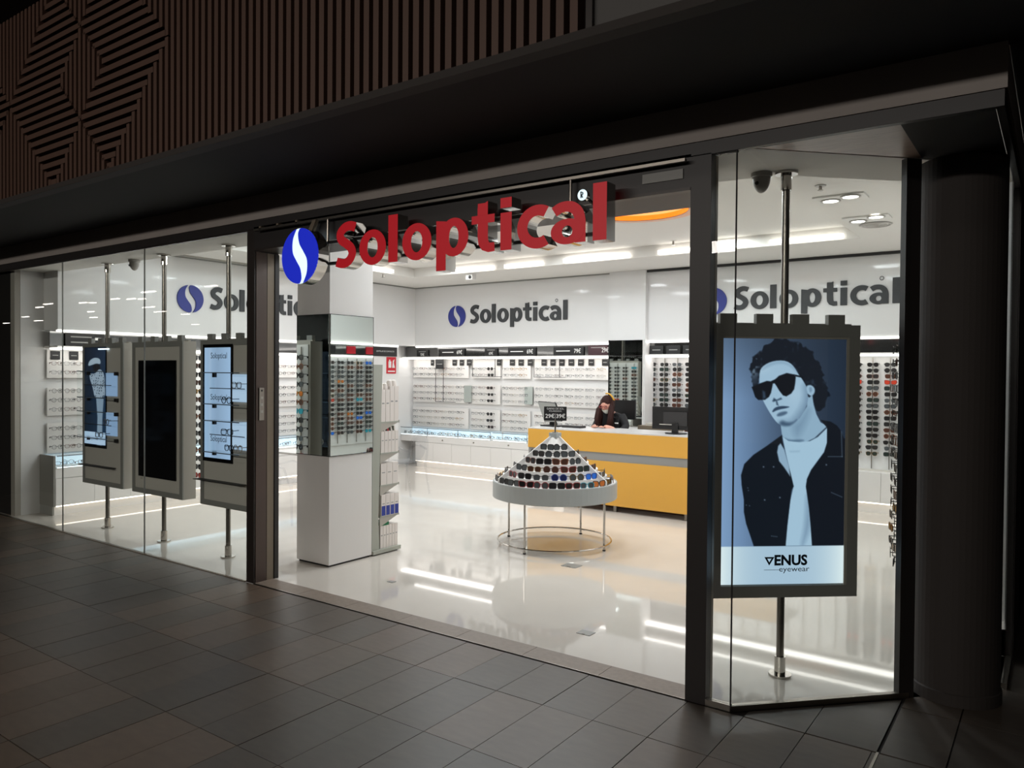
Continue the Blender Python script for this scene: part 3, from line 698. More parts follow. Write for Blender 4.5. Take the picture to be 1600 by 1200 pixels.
# narrow mirrors between the boards
for i, (a, b) in enumerate(((670, 730), (1175, 1240))):
    A_, B_ = at(*q6(a, 545), 1, 10.44), at(*q6(b, 690), 1, 10.44)
    t = tag(B('wall_mirror', A_.x, B_.x, 10.43, 10.452, 1.17, 1.46, 'mirror'), 'narrow upright mirror between the eyeglass boards, %s from the left' % ORD[i], 'mirror', 'narrow mirrors between the boards')
for sgn, yy in (('window', 5.0),):
    t = tag(B('wall_mirror', -9.70, -9.68, 4.86, 5.0, 1.16, 1.46, 'mirror'), 'narrow upright mirror on the left wall boards by the window', 'mirror', 'narrow mirrors between the boards')
# price boards standing in the mirrored band
def price(qq, a, b, z0, z1, price_, label, m='card_black', tx=.8):
    A_, B_ = at(*qq(a, 260), 1, 10.24), at(*qq(b, 260), 1, 10.24)
    o = tag(B('price_board', A_.x, B_.x, 10.235, 10.245, z0, z1, m), label, 'price sign', 'price boards in the band of the back wall')
    w = B_.x-A_.x
    if price_: text('price', price_, .095, 'text_white', (A_.x+w*tx, 10.2335, (z0+z1)/2), '-y', o, sx=.8)
    if w > .4: B('print_line', A_.x+.05, A_.x+w*.55, 10.233, 10.235, z0+.065, z0+.078, 'text_white', o)
    else: B('print_line', A_.x+.05, B_.x-.05, 10.233, 10.235, z1-.035, z1-.026, 'text_dim', o)
    return o
price(q6, 275, 368, 1.967, 2.085, None, 'small square black price board at the left end of the back band')
text('price', '59€', .07, 'text_white', (at(*q6(322, 270), 1, 10.24).x, 10.2335, 2.0), '-y', bpy.data.objects['price_board'], sx=.8)
price(q6, 470, 672, 1.967, 2.10, '69€', 'long black price board second from the left in the back band')
o = price(q6, 840, 945, 1.967, 2.10, None, 'small square black price board third from the left in the back band')
text('price', '69€', .07, 'text_white', (at(*q6(893, 270), 1, 10.24).x, 10.2335, 2.01), '-y', o, sx=.8)
price(q6, 1035, 1265, 1.967, 2.10, '69€', 'long black price board reading 69€ above the third board column')
price(q8, 347, 598, 1.967, 2.10, '79€', 'long black price board reading 79€ in the back band')
price(q8, 636, 800, 1.967, 2.115, '29€', 'dark maroon price board beside the mirrored column', 'card_maroon', .87)
# band boards: left wall and pillar
A_, B_ = at(102, 530, 0, -9.56), at(150, 532, 0, -9.56)
o = tag(B('band_board', -9.565, -9.555, A_.y, B_.y+.1, 1.967, 2.125, 'card_black'), 'long black board with white lines in the band of the left wall', 'sign')
for zz in (2.01, 2.075): B('print_line', -9.555, -9.553, A_.y+.06, A_.y+.30, zz, zz+.014, 'text_dim', o)
B('print_block', -9.555, -9.553, A_.y+.34, A_.y+.42, 2.05, 2.08, 'text_white', o)
for i, (yy, ln) in enumerate(((4.20, 0), (4.41, 0), (4.62, 1))):
    o = tag(B('brand_card', -9.70, -9.694, yy, yy+.105, 1.81, 1.91, 'card_black'), 'small black brand card above the eyeglasses near the window, %s on the left wall' % ORD[i], 'card', 'small black brand cards of the left wall')
    B('print_line', -9.694, -9.693, yy+.02, yy+.085, 1.855, 1.863, 'text_dim', o)
o = tag(B('band_board', -9.40, -9.392, 9.0, 9.70, 1.955, 2.115, 'card_black'), 'dark board with white lines on the wall above the solution stand', 'sign')
text('lettering', 'LENTILLAS DE CONTACTO', .035, 'text_white', (-9.391, 9.42, 2.04), '+x', o); B('print_block', -9.392, -9.391, 9.06, 9.12, 2.0, 2.08, 'text_white', o)
# fire extinguisher notice
o = tag(B('fire_sign', -9.40, -9.392, 9.45, 9.68, 1.66, 1.945, 'red_sign'), 'red fire extinguisher notice on the white wall', 'sign')
MB().cyl((-9.391, 9.52, 1.76), (-9.391, 9.52, 1.87), .028, 'text_white', 8).cyl((-9.391, 9.52, 1.87), (-9.391, 9.52, 1.90), .012, 'text_white', 6).build('extinguisher_mark', o)
MB().prism([(-9.392, 9.58, 1.76), (-9.392, 9.65, 1.76), (-9.392, 9.62, 1.85), (-9.392, 9.64, 1.91), (-9.392, 9.60, 1.88)], (.002, 0, 0), 'text_white').build('flame_mark', o)
B('print_line', -9.392, -9.390, 9.48, 9.65, 1.69, 1.71, 'text_white', o)

# ============================================================ BASE CABINETS AND LIT CASES
def cab_back(i, x0, x1, zt=.445):
    t = thing('base_cabinet', 'white base cabinet under the back wall cases, %s from the left corner' % ORD[i], 'cabinet', ((x0+x1)/2, 10.3, 0), 'white base cabinets of the back wall')
    B('carcass', x0, x1, 10.19, 10.5, .112, zt, 'white_laminate', t); B('door', x0+.002, x1-.002, 10.17, 10.189, .115, zt-.004, 'white_laminate', t)
    B('toe_kick', x0, x1, 10.21, 10.24, 0, .10, 'white_laminate', t)
for i in range(10):
    if i < 9: cab_back(i, -9.381+.4235*i, -9.381+.4235*(i+1))
tag(MB().box(-9.75, -5.2, 10.18, 10.5, .447, .553, 'white_laminate').build('drawer_rail'), 'long white drawer rail with small locks under the lit cases of the back wall', 'drawer front')
for xx in (-8.75, -8.055, -7.328, -6.64): MB().cyl((xx, 10.168, .50), (xx, 10.18, .50), .012, 'steel', 8).build('lock', bpy.data.objects['drawer_rail'])
tag(B('light_strip', -9.38, -5.2, 10.172, 10.182, .1005, .111, 'led_warm'), 'warm light line under the base cabinets of the back wall', 'light strip')
def case_back(i, x0, x1):
    t = thing('display_case', 'lit glass display case of eyeglasses, %s from the left on the back wall' % ORD[i], 'display case', ((x0+x1)/2, 10.3, .553), 'lit cases of the back wall')
    B('tray', x0, x1, 10.18, 10.499, .554, .562, 'display_white', t)
    MB().box(x0, x1, 10.49, 10.498, .562, .686, 'case_glow').build('back_glow', t)  # back panel given its own glow for the light of the bar
    B('glass_front', x0+.004, x1-.004, 10.18, 10.184, .562, .684, 'clear_glass', t); B('glass_top', x0, x1, 10.18, 10.49, .686, .692, 'clear_glass', t)
    MB().box(x0, x1, 10.176, 10.181, .686, .694, 'cable_dark').box(x1-.006, x1, 10.176, 10.182, .554, .692, 'cable_dark').build('edge_trim', t)
    B('light_bar', x0+.01, x1-.01, 10.19, 10.20, .562, .569, 'led_cool', t)
    for j in range(7):
        f, s_ = random.choice(OPT[:8]); xx = x0+.08+j*(x1-x0-.14)/6
        place('eyeglasses', eyemesh(f, 'clear_lens', s_, .0028), (xx, 10.25+.11*(j % 2), .602), random.uniform(-.5, .5), '%s eyeglasses standing in the %s lit case of the back wall, %s from its left' % (CNAME[f], ORD[i], ORD[j]), 'eyeglasses', 'eyeglasses in the lit cases', tilt=-.2)
for i, (a, b) in enumerate([(-9.79, -9.10), (-9.10, -8.40), (-8.40, -7.70), (-7.66, -6.96), (-6.95, -6.25)]): case_back(i, a, b)
# left wall run
def cab_left(i, y0, y1):
    t = thing('base_cabinet', 'white base cabinet of the left wall, %s from the window' % ORD[i], 'cabinet', (-9.6, (y0+y1)/2, 0), 'white base cabinets of the left wall')
    B('carcass', -9.75, -9.42, y0+.001, y1, .112, .43, 'white_laminate', t); B('door', -9.419, -9.40, y0+.002, y1-.002, .115, .427, 'white_laminate', t); B('toe_kick', -9.47, -9.44, y0, y1, 0, .10, 'white_laminate', t)
for i in range(11): cab_left(i, 4.125+.4385*i, 4.125+.4385*(i+1))
tag(B('end_panel', -9.75, -9.40, 4.10, 4.124, .105, .692, 'panel_grey'), 'dark grey end panel of the left cabinets by the window', 'panel')
struct(B('baseboard_left', -9.75, -9.44, 4.105, 4.124, 0, .104, 'unit_frame'))
tag(B('drawer_rail', -9.75, -9.405, 4.125, 8.94, .432, .54, 'white_laminate'), 'long white drawer rail under the lit cases of the left wall', 'drawer front')
tag(B('light_strip', -9.412, -9.402, 4.13, 8.94, .1005, .111, 'led_warm'), 'warm light line under the base cabinets of the left wall', 'light strip')
for i in range(6):
    y0 = 4.14+.8*i; y1 = y0+.795
    t = thing('display_case', 'lit glass display case of eyeglasses on the left wall, %s from the window' % ORD[i], 'display case', (-9.57, (y0+y1)/2, .54), 'lit cases of the left wall')
    B('tray', -9.745, -9.405, y0, y1, .541, .549, 'display_white', t); B('back_glow', -9.745, -9.738, y0, y1, .549, .684, 'case_glow', t)  # back panel glows here too, for the light of its bar
    B('glass_front', -9.409, -9.405, y0, y1, .549, .682, 'clear_glass', t); B('glass_top', -9.738, -9.405, y0, y1, .685, .691, 'clear_glass', t)
    B('edge_trim', -9.406, -9.401, y0, y1, .684, .692, 'cable_dark', t); B('light_bar', -9.425, -9.415, y0+.01, y1-.01, .549, .556, 'led_cool', t)
    if i in (0, 4):
        for j in range(6):
            f, s_ = random.choice(OPT[:5]); place('eyeglasses', eyemesh(f, 'clear_lens', s_, .0028), (-9.50-.1*(j % 2), y0+.09+j*.12, .592), PI/2+random.uniform(-.5, .5), '%s eyeglasses standing in the %s lit case of the left wall, %s from the window' % (CNAME[f], ORD[i], ORD[j]), 'eyeglasses', 'eyeglasses in the lit cases', tilt=-.2)
# sunglasses wall at the back right
rb = thing('rod_wall', 'white back panel with upright rods for sunglasses right of the mirrored column', 'display board', (-2.9, 10.46, .5))
B('panel', -4.86, -.87, 10.45, 10.499, .52, 1.93, 'white_panel', rb); B('foot_rail', -4.86, -.87, 10.40, 10.45, .50, .52, 'unit_grey', rb)
for k in range(20):
    xx = -4.90+.2*k
    MB().cyl((xx, 10.43, .53), (xx, 10.43, 1.92), .006, 'steel', 6).build('rod', rb)
for i in range(9): 
    x0 = -4.86+.4433*i
    t = thing('base_cabinet', 'white base cabinet under the sunglasses wall, %s from the mirrored column' % ORD[i], 'cabinet', (x0+.22, 10.35, 0), 'white base cabinets under the sunglasses wall')
    B('carcass', x0, x0+.443, 10.26, 10.5, .13, .50, 'white_laminate', t); B('door', x0+.002, x0+.441, 10.24, 10.259, .133, .497, 'white_laminate', t); B('toe_kick', x0, x0+.443, 10.29, 10.32, 0, .12, 'white_laminate', t)
tag(B('light_strip', -4.86, -.88, 10.242, 10.252, .118, .129, 'led_warm'), 'warm light line under the cabinets of the sunglasses wall', 'light strip')
for ii, k in enumerate([0, 1, 2, 3, 14, 15, 16]):
    for r_ in range(16):
        f, l, s_ = random.choice(SUN) if random.random() > .035 else random.choice(ACC)
        side = 'from the mirrored column' if k < 4 else 'from the right portion'
        rodn = 'rod %s from the mirrored column' % ORD[k] if k < 4 else '%s rod seen beside the portrait poster' % ORD[k-14]
        place('sunglasses', eyemesh(f, l, s_, .004), (-4.90+.2*k+.01+random.uniform(-.006, .006), 10.385, 1.832-.074*r_), random.uniform(-.1, .25), '%s sunglasses, %s row down, %s' % (CNAME[f], ORD[r_], rodn), 'sunglasses', 'sunglasses on the back wall rods', sc=1.08)
for i, xx in enumerate((-4.86, -4.50, -4.14)):
    A_ = at(1013+26*i, 545, 1, 10.24)
    card_b(A_.x+.03, A_.x+.24, 1.975, 2.10, 'black brand card %s from the left in the band above the sunglasses wall' % ORD[i], y=10.22, group='brand cards above the sunglasses wall')
# right inner wall with its racks (reflected in the mirrored pillar)
rr = thing('rod_wall', 'white panel with upright rods for sunglasses on the inner right wall', 'display board', (-.89, 8.6, .5))
B('panel', -.90, -.871, 6.9, 10.2, .52, 1.93, 'white_panel', rr); 
for k in range(13):
    yy = 7.25+.2*k; MB().cyl((-.92, yy, .55), (-.92, yy, 1.9), .006, 'steel', 6).build('rod', rr)
mb = MB()
for k in range(13):
    for r_ in range(16):
        f, l, s_ = random.choice(SUN) if random.random() > .05 else random.choice(ACC)
        g = eyewear(f, l, s_, .004, detail=False, al=.055); c = Vector((-.972, 7.26+.2*k, 1.832-.074*r_)); o0 = len(mb.v)
        mb.v += [(c.x+y*1.08, c.y-x*1.08, c.z+z*1.08) for x, y, z in g.v]
        for fc, m in zip(g.f, g.m): mb.f.append(tuple(q+o0 for q in fc)); mb.m.append(mb.mi(g.ml[m]))
tag(mb.build('sunglasses_rows'), 'rows of sunglasses on the rods of the inner right wall', 'sunglasses', kind='stuff')
led('upper white light line along the inner right wall', -.90, -.872, 6.9, 10.1, 2.128, 2.149, 'led_white')
led('lower white light line along the inner right wall', -.92, -.872, 6.9, 10.1, 1.93, 1.95, 'led_white')
struct(B('trim_18', -.885, -.871, 6.9, 10.1, 1.955, 2.125, 'mirror_grey'))
for k in range(6): 
    o = tag(B('brand_card', -.90, -.886, 7.2+.42*k, 7.38+.42*k, 1.98, 2.10, 'red_sign' if k > 2 else 'card_black'), '%s brand card on the inner right wall, %s from the window' % ('red' if k > 2 else 'black', ORD[k]), 'card', 'brand cards of the inner right wall')
# mirrored column of the back wall
cb = struct(MB().box(-5.45, -4.86, 10.10, 10.5, 0, 3.188, 'white_panel').build('pillar'))
MB().box(-5.43, -4.89, 10.085, 10.099, .93, 2.18, 'mirror').build('mirror_panel', cb); B('mirror_edge', -5.445, -5.43, 10.08, 10.10, .93, 2.185, 'black_satin', cb); B('mirror_edge', -4.89, -4.88, 10.08, 10.10, .93, 2.185, 'white_matt', cb)
MB().box(-5.43, -4.89, 10.084, 10.0855, 1.95, 1.955, 'cable_dark').build('mirror_joint', cb)
# mirrored pillar inside the doorway
pm = struct(B('pillar', -5.53, -5.105, 4.45, 4.955, .018, 3.19, 'white_laminate')); B('plinth', -5.515, -5.12, 4.465, 4.94, 0, .018, 'black_satin', pm)
B('mirror_panel', -5.528, -5.107, 4.440, 4.4495, .965, 2.185, 'mirror', pm); B('mirror_panel', -5.1045, -5.094, 4.452, 4.953, .965, 2.185, 'mirror', pm)
MB().box(-5.53, -5.094, 4.439, 4.4495, .96, .965, 'cable_dark').box(-5.1045, -5.093, 4.45, 4.955, .96, .965, 'cable_dark').box(-5.53, -5.094, 4.439, 4.4495, 2.185, 2.19, 'cable_dark').box(-5.1045, -5.093, 4.45, 4.955, 2.185, 2.19, 'cable_dark').box(-5.1045, -5.093, 4.953, 4.957, .96, 2.19, 'cable_dark').build('mirror_edge', pm)

# ============================================================ PRINTS LIT FROM BEHIND
def printed(name, fx, w, h, nu, nv, paint, strength, parent):
    "grid of nu x nv points; paint(canvas) fills an sRGB array; fx maps (s,t) in 0..1 (t down) to 3-D"
    U, V = np.meshgrid(np.linspace(0, 1, nu), np.linspace(0, 1, nv)); img = paint(U*w, V*h)
    vs = [tuple(fx(s_, t_)) for s_, t_ in zip(U.ravel(), V.ravel())]
    fs = [(j*nu+i, (j+1)*nu+i, (j+1)*nu+i+1, j*nu+i+1) for j in range(nv-1) for i in range(nu-1)]
    me = bpy.data.meshes.new(name); me.from_pydata(vs, [], fs)
    c = np.clip(img, 0, 255)/255; c = np.where(c <= .04045, c/12.92, ((c+.055)/1.055)**2.4)
    a = me.color_attributes.new('print', 'FLOAT_COLOR', 'POINT'); a.data.foreach_set('color', np.concatenate([c.reshape(-1, 3), np.ones((nu*nv, 1))], 1).astype(np.float32).ravel())
    nm = 'print_%.2f' % strength
    if nm not in MATS: paint_mat(nm, strength)
    me.materials.append(MATS[nm]); me.update(); o = bpy.data.objects.new(name, me); COL.objects.link(o); o.parent = parent; return o
def sdist(X, Y, P):
    P = np.array(P, float); d = np.full(X.shape, 1e9); ins = np.zeros(X.shape, bool)
    for i in range(len(P)):
        a, b = P[i], P[(i+1) % len(P)]; e = b-a; wx, wy = X-a[0], Y-a[1]
        t = np.clip((wx*e[0]+wy*e[1])/(e@e+1e-9), 0, 1); d = np.minimum(d, np.hypot(wx-e[0]*t, wy-e[1]*t))
        c = ((a[1] > Y) != (b[1] > Y)) & (X < (b[0]-a[0])*(Y-a[1])/((b[1]-a[1]) or 1e-9)+a[0]); ins ^= c
    return np.where(ins, -d, d)
def blend(img, al, col): return img*(1-al[..., None])+np.asarray(col, float)*al[..., None]
def fill(img, X, Y, P, col, soft=1.2, op=1.0): return blend(img, np.clip(.5-sdist(X, Y, P)/soft, 0, 1)*op, col)
def smooth(P, k=2):
    for _ in range(k):
        P = [q for i in range(len(P)) for q in (tuple(.75*np.array(P[i])+.25*np.array(P[(i+1) % len(P)])), tuple(.25*np.array(P[i])+.75*np.array(P[(i+1) % len(P)])))]
    return P
def portrait(X, Y):
    "young man with dark curls and black sunglasses; X 0..192, Y 0..386"
    c1 = lambda *p: [(x/6.667+10-1, y/6.667-8) for x, y in p]
    c2 = lambda *p: [(x/5+10-1, y/5+152) for x, y in p]
    fx, fy = X/192, Y/326
    base = np.stack([118-66*fx**.8-0*fy, 146-74*fx**.8, 182-82*fx**.8], -1)
    k = np.clip(.55+.55*fy, 0, 1)*np.where(fx < .5, 1, 1); base = base*np.clip(.62+.5*np.exp(-((fx-.05)/.5)**2)*np.clip(fy*2.2+.35, 0, 1)+.06*fy, 0, 1.15)[..., None]
    img = base
    hair = (16, 24, 36)
    H1 = c1((240, 575), (222, 500), (218, 420), (235, 340), (250, 270), (300, 190), (370, 130), (450, 88), (560, 75), (690, 90), (790, 140), (880, 230), (940, 320), (975, 420), (1000, 520), (1030, 600), (1035, 690), (1000, 765), (930, 800), (890, 740), (870, 640), (800, 540), (720, 420), (660, 330), (560, 280), (400, 310), (330, 390), (315, 500), (300, 560))
    rs = np.random.RandomState(3); nz = np.zeros(X.shape)
    for fq, am in ((14, 1), (26, .8), (48, .6)):
        gx = rs.rand(int(fq*2.1)+3, fq+3); ix, iy = X/192*fq, Y/386*fq*2; i0, j0 = ix.astype(int), iy.astype(int); a_, b_ = ix-i0, iy-j0; a_, b_ = a_*a_*(3-2*a_), b_*b_*(3-2*b_)
        nz += am*((gx[j0, i0]*(1-a_)+gx[j0, i0+1]*a_)*(1-b_)+(gx[j0+1, i0]*(1-a_)+gx[j0+1, i0+1]*a_)*b_-.5)
    inner = sdist(X, Y, c1((320, 400), (400, 310), (560, 278), (680, 345), (720, 420), (800, 540), (830, 640), (640, 960), (400, 800), (318, 560)))
    dh = sdist(X, Y, smooth(H1))+np.where(inner > 5, 7*nz, 1.5*nz)
    img = blend(img, np.clip(.5-dh/2.2, 0, 1), hair)
    curls = np.sin(X*.9+3*np.sin(Y*.35))*np.sin(Y*.8+2*np.sin(X*.4))
    inh = np.clip(.5-dh/3, 0, 1)
    img = blend(img, inh*np.clip(nz*1.6-.25, 0, 1)*.30, (86, 106, 136))
    img = blend(img, inh*np.exp(-((X-48)**2/60+(Y-36)**2/500))*np.clip(nz*3, 0, 1)*.8, (170, 196, 220))
    neck = c1((545, 955), (560, 1060), (600, 1130), (700, 1150), (800, 1140), (900, 1090), (1030, 965), (960, 925), (915, 840), (885, 740), (870, 640), (820, 650), (815, 760), (740, 880), (640, 960))
    img = fill(img, X, Y, neck, (150, 182, 208), 1.5)
    img = fill(img, X, Y, smooth(c1((660, 960), (740, 900), (820, 780), (850, 800), (800, 960), (730, 1090), (690, 1060))), (116, 146, 174), 14, .7)
    img = fill(img, X, Y, smooth(c1((575, 1085), (640, 1115), (760, 1105), (800, 1120), (700, 1140), (620, 1130))), (70, 96, 124), 4, .8)
    face = c1((320, 400), (345, 350), (400, 310), (470, 285), (560, 278), (630, 300), (680, 350), (720, 420), (760, 470), (800, 540), (820, 580), (830, 640), (822, 720), (785, 810), (735, 885), (690, 935), (640, 962), (590, 966), (545, 955), (505, 930), (465, 880), (420, 810), (380, 740), (355, 690), (330, 600), (318, 500))
    img = fill(img, X, Y, smooth(face, 1), (166, 197, 222), 1.4)
    inf = np.clip(.5-sdist(X, Y, smooth(face, 1))/1.4, 0, 1)
    jaw = sdist(X, Y, c1((825, 560), (830, 640), (822, 720), (785, 810), (735, 885), (690, 935), (640, 962), (560, 965), (900, 1000), (900, 560)))
    img = blend(img, inf*np.clip(1-jaw/14, 0, 1)*.55, (84, 112, 142))
    img = blend(img, inf*np.exp(-((X-58)**2/180+(Y-46)**2/60))*.5, (190, 216, 236))
    img = blend(img, inf*np.exp(-((X-112)**2/130+(Y-86)**2/260))*.4, (186, 212, 234))
    fore = c1((330, 390), (400, 315), (560, 280), (680, 350), (720, 420), (690, 380), (600, 310), (480, 310), (400, 350))
    img = fill(img, X, Y, smooth(fore), (120, 150, 178), 6, .6)
    img = fill(img, X, Y, smooth(c1((800, 545), (850, 530), (890, 560), (898, 600), (880, 640), (845, 650), (822, 630))), (160, 192, 218), 2)
    img = fill(img, X, Y, smooth(c1((835, 560), (860, 555), (870, 590), (850, 615), (840, 600))), (96, 124, 152), 3, .6)
    img = fill(img, X, Y, c1((822, 630), (855, 650), (840, 665), (826, 655)), (20, 30, 44), 2)
    # eyewear
    for P in (((478, 480), (520, 440), (600, 410), (680, 425), (695, 450), (690, 520), (680, 580), (650, 625), (600, 655), (565, 645), (525, 595), (495, 545), (470, 510)), ((240, 560), (325, 520), (395, 494), (450, 500), (458, 530), (440, 620), (420, 662), (380, 692), (310, 694), (278, 664), (256, 600))):
        img = fill(img, X, Y, c1(*P), (10, 16, 26), 1.6)
    img = fill(img, X, Y, c1((440, 495), (485, 475), (490, 515), (450, 525)), (10, 16, 26), 1.4); img = fill(img, X, Y, c1((680, 424), (770, 445), (775, 462), (690, 445)), (10, 16, 26), 1.4)
    img = fill(img, X, Y, c1((355, 600), (375, 610), (385, 670), (360, 680)), (80, 108, 136), 4, .7)
    # nose, lips, chin
    img = fill(img, X, Y, c1((455, 705), (470, 672), (500, 690), (545, 668), (555, 684), (505, 702), (520, 752), (500, 745), (492, 706), (465, 712)), (40, 60, 84), 2.4, .9)
    img = fill(img, X, Y, smooth(c1((452, 815), (480, 772), (540, 755), (600, 757), (642, 764), (600, 780), (540, 790), (490, 806), (466, 822))), (44, 64, 90), 1.8, .95)
    img = fill(img, X, Y, smooth(c1((500, 850), (530, 822), (600, 808), (618, 828), (575, 856), (515, 868))), (66, 90, 118), 3, .85)
    img = fill(img, X, Y, smooth(c1((528, 935), (560, 905), (610, 930), (680, 925), (720, 890), (650, 962), (590, 968), (548, 958))), (58, 82, 110), 5, .85)
    # clothes
    tee = c2((424, 8), (470, 42), (560, 52), (640, 42), (700, 10), (772, -62), (772, 60), (750, 130), (700, 200), (650, 270), (620, 340), (612, 400), (640, 560), (655, 720), (668, 868), (456, 868), (470, 720), (490, 520), (515, 400), (490, 300), (450, 130))
    img = fill(img, X, Y, tee, (172, 204, 228), 1.4)
    img = fill(img, X, Y, smooth(c2((620, 420), (645, 580), (655, 720), (600, 868), (580, 868), (610, 700))), (112, 140, 170), 10, .7)
    img = fill(img, X, Y, c2((480, 120), (560, 118), (555, 128), (490, 130)), (140, 170, 196), 4, .6)
    jl = c2((420, -6), (384, 20), (300, 82), (200, 150), (130, 222), (106, 310), (112, 390), (130, 500), (132, 600), (150, 690), (185, 790), (212, 870), (460, 870), (472, 700), (500, 430), (517, 400), (492, 300), (450, 150), (424, 40))
    img = fill(img, X, Y, jl, (17, 24, 34), 1.5)
    img = fill(img, X, Y, c2((392, 80), (410, 60), (440, 110), (478, 240), (488, 320), (440, 250), (400, 200), (384, 130)), (150, 180, 206), 2)
    jr = c2((772, -62), (720, -125), (800, -112), (850, -80), (880, -40), (905, 20), (960, 40), (960, 870), (666, 868), (652, 700), (636, 560), (612, 400), (620, 340), (652, 270), (702, 200), (752, 130), (774, 50))
    img = fill(img, X, Y, jr, (17, 23, 33), 1.5)
    for P in (((885, -30), (893, 165)), ((893, 165), (785, 165)), ((160, 410), (165, 430)), ((150, 545), (175, 550)), ((815, 450), (895, 485)), ((350, 790), (390, 795))):
        a, b = c2(*P); n_ = max(2, int(math.hypot(b[0]-a[0], b[1]-a[1])/2))
        for t_ in np.linspace(0, 1, n_): img = blend(img, np.exp(-((X-a[0]-(b[0]-a[0])*t_)**2+(Y-a[1]-(b[1]-a[1])*t_)**2)/.8)*.5, (130, 152, 176))
    for p in ((280, 245), (358, 245), (410, 487), (292, 505), (770, 230)):
        a = c2(p)[0]; img = blend(img, np.exp(-((X-a[0])**2+(Y-a[1])**2)/1.4)*.7, (140, 160, 184))
    # white band
    e = np.clip(np.abs(fx-.5)*2, 0, 1)**3; wcol = np.stack([176+58*e, 204+46*e, 226+28*e], -1)
    return blend(img, np.clip((Y-325.5)/1.2, 0, 1), 0)+wcol*np.clip((Y-325.5)/1.2, 0, 1)[..., None]
def cap_poster(X, Y):
    "standing figure in a white cap and a printed jacket on a dark ground; X 0..100, Y 0..470"
    Y0_ = Y; Y = (Y-49)/.62+96; fx, fy = X/100, Y0_/470
    img = np.stack([18+14*fx, 30+24*fx+8*fy, 48+34*fx+10*fy], -1)
    img = fill(img, X, Y, smooth([(44, 96), (22, 120), (14, 165), (40, 150), (58, 140), (78, 148), (76, 110), (64, 98)]), (186, 208, 226), 4)
    img = fill(img, X, Y, smooth([(36, 150), (70, 142), (78, 180), (62, 215), (46, 212)]), (22, 24, 32), 5)
    img = fill(img, X, Y, smooth([(26, 215), (50, 225), (70, 180), (88, 200), (96, 240), (98, 330), (100, 400), (48, 415), (40, 330), (22, 250)]), (172, 194, 214), 3)
    pat = (np.sin(X*.35+np.sin(Y*.11)*2)*np.sin(Y*.16+np.sin(X*.2)*2) > .45)
    body = np.clip(.5-sdist(X, Y, [(28, 220), (88, 205), (98, 300), (96, 400), (50, 410), (40, 330)])/3, 0, 1)
    img = blend(img, body*pat*.75, (46, 60, 80))
    return fill(img, X, Y, [(56, 412), (92, 412), (86, 560), (84, 800), (58, 800), (62, 560)], (150, 176, 200), 4)
def cool_panel(X, Y):
    fx = X/100; k = np.clip(1.06-.25*np.minimum(fx, 1-fx), .9, 1.08)
    st = np.clip(1-np.abs(fx-.22)*14, 0, 1)
    return np.stack([168*k+12*st, 200*k+8*st, 236*k+4*st], -1)

# ============================================================ HANGING DISPLAY UNITS
def pole_parts(t, x, y, zt=2.828):
    MB().cyl((x, y, .0), (x, y, zt), .021, 'steel_post', 14).build('pole', t)
    MB().cyl((x, y, .0), (x, y, .012), .062, 'chrome', 20).cyl((x, y, .012), (x, y, .11), .030, 'chrome', 16).build('floor_flange', t)
    MB().cyl((x, y, zt-.10), (x, y, zt-.012), .030, 'chrome', 16).cyl((x, y, zt-.012), (x, y, zt), .062, 'chrome', 20).build('ceiling_flange', t)
YU, DU = 4.085, .14
def sun_rack(t, x0, x1, y, label_col):
    "rods on the back of a unit; the column at the edge is separate, the rest hidden behind it is one mass"
    B('rack_panel', x0+.02, x1-.02, y, y+.012, .50, 1.94, 'display_white', t)
    mb = MB(); n = 4; xs_ = [x0+.12+(x1-x0-.22)/(n-1)*i for i in range(n)]
    for xx in xs_: MB().cyl((xx, y+.025, .52), (xx, y+.025, 1.92), .006, 'steel', 6).build('rod', t)
    for i, xx in enumerate(xs_):
        for r_ in range(15):
            f, l, s_ = random.choice(SUN) if random.random() > .08 else random.choice(ACC)
            z = 1.82-.082*r_
            if i == n-1:
                place('sunglasses', eyemesh(f, l, s_, .004), (xx+.02, y+.072, z), PI, '%s sunglasses, %s down on the outer rod behind the %s' % (CNAME[f], ORD[r_], label_col), 'sunglasses', 'sunglasses behind the hanging units', sc=1.05)
            else:
                g = eyewear(f, l, s_, .004, detail=False, al=.055); o0 = len(mb.v); mb.v += [(xx-a, y+.072-b, z+c) for a, b, c in g.v]
                for fc, m in zip(g.f, g.m): mb.f.append(tuple(q+o0 for q in fc)); mb.m.append(mb.mi(g.ml[m]))
    tag(mb.build('sunglasses_rows'), 'rows of sunglasses on the inner rods behind the %s' % label_col, 'sunglasses', kind='stuff')
def unit(label, px, x0, x1, short):
    t = thing('display_unit', label, 'display unit', (px, YU+DU/2, 0), 'hanging display units of the left window')
    pole_parts(t, px, YU+DU/2)
    MB().box(x0, x1, YU+.012, YU+DU, .462, 1.972, 'unit_side').build('cabinet', t)
    fw = .05
    MB().box(x0, x1, YU, YU+.012, .462, .462+fw, 'unit_frame').box(x0, x1, YU, YU+.012, 1.972-fw, 1.972, 'unit_frame').box(x0, x0+fw, YU, YU+.012, .462+fw, 1.972-fw, 'unit_frame').box(x1-fw, x1, YU, YU+.012, .462+fw, 1.972-fw, 'unit_frame').build('front_frame', t)
    for i in range(4):
        xx = x0+.06+(x1-x0-.2)/3*i; B('clip', xx, xx+.075, YU+.03, YU+.07, 1.972, 2.03, 'unit_frame', t)
    B('top_tray', x0+.02, x1-.02, YU+.07, YU+.10, 1.972, 1.985, 'unit_side', t)
    sun_rack(t, x0, x1, YU+DU, short)
    return t
def X_(u, v=620): return at(u, v, 1, YU).x
def Z_(u, v): return at(u, v, 1, YU).z
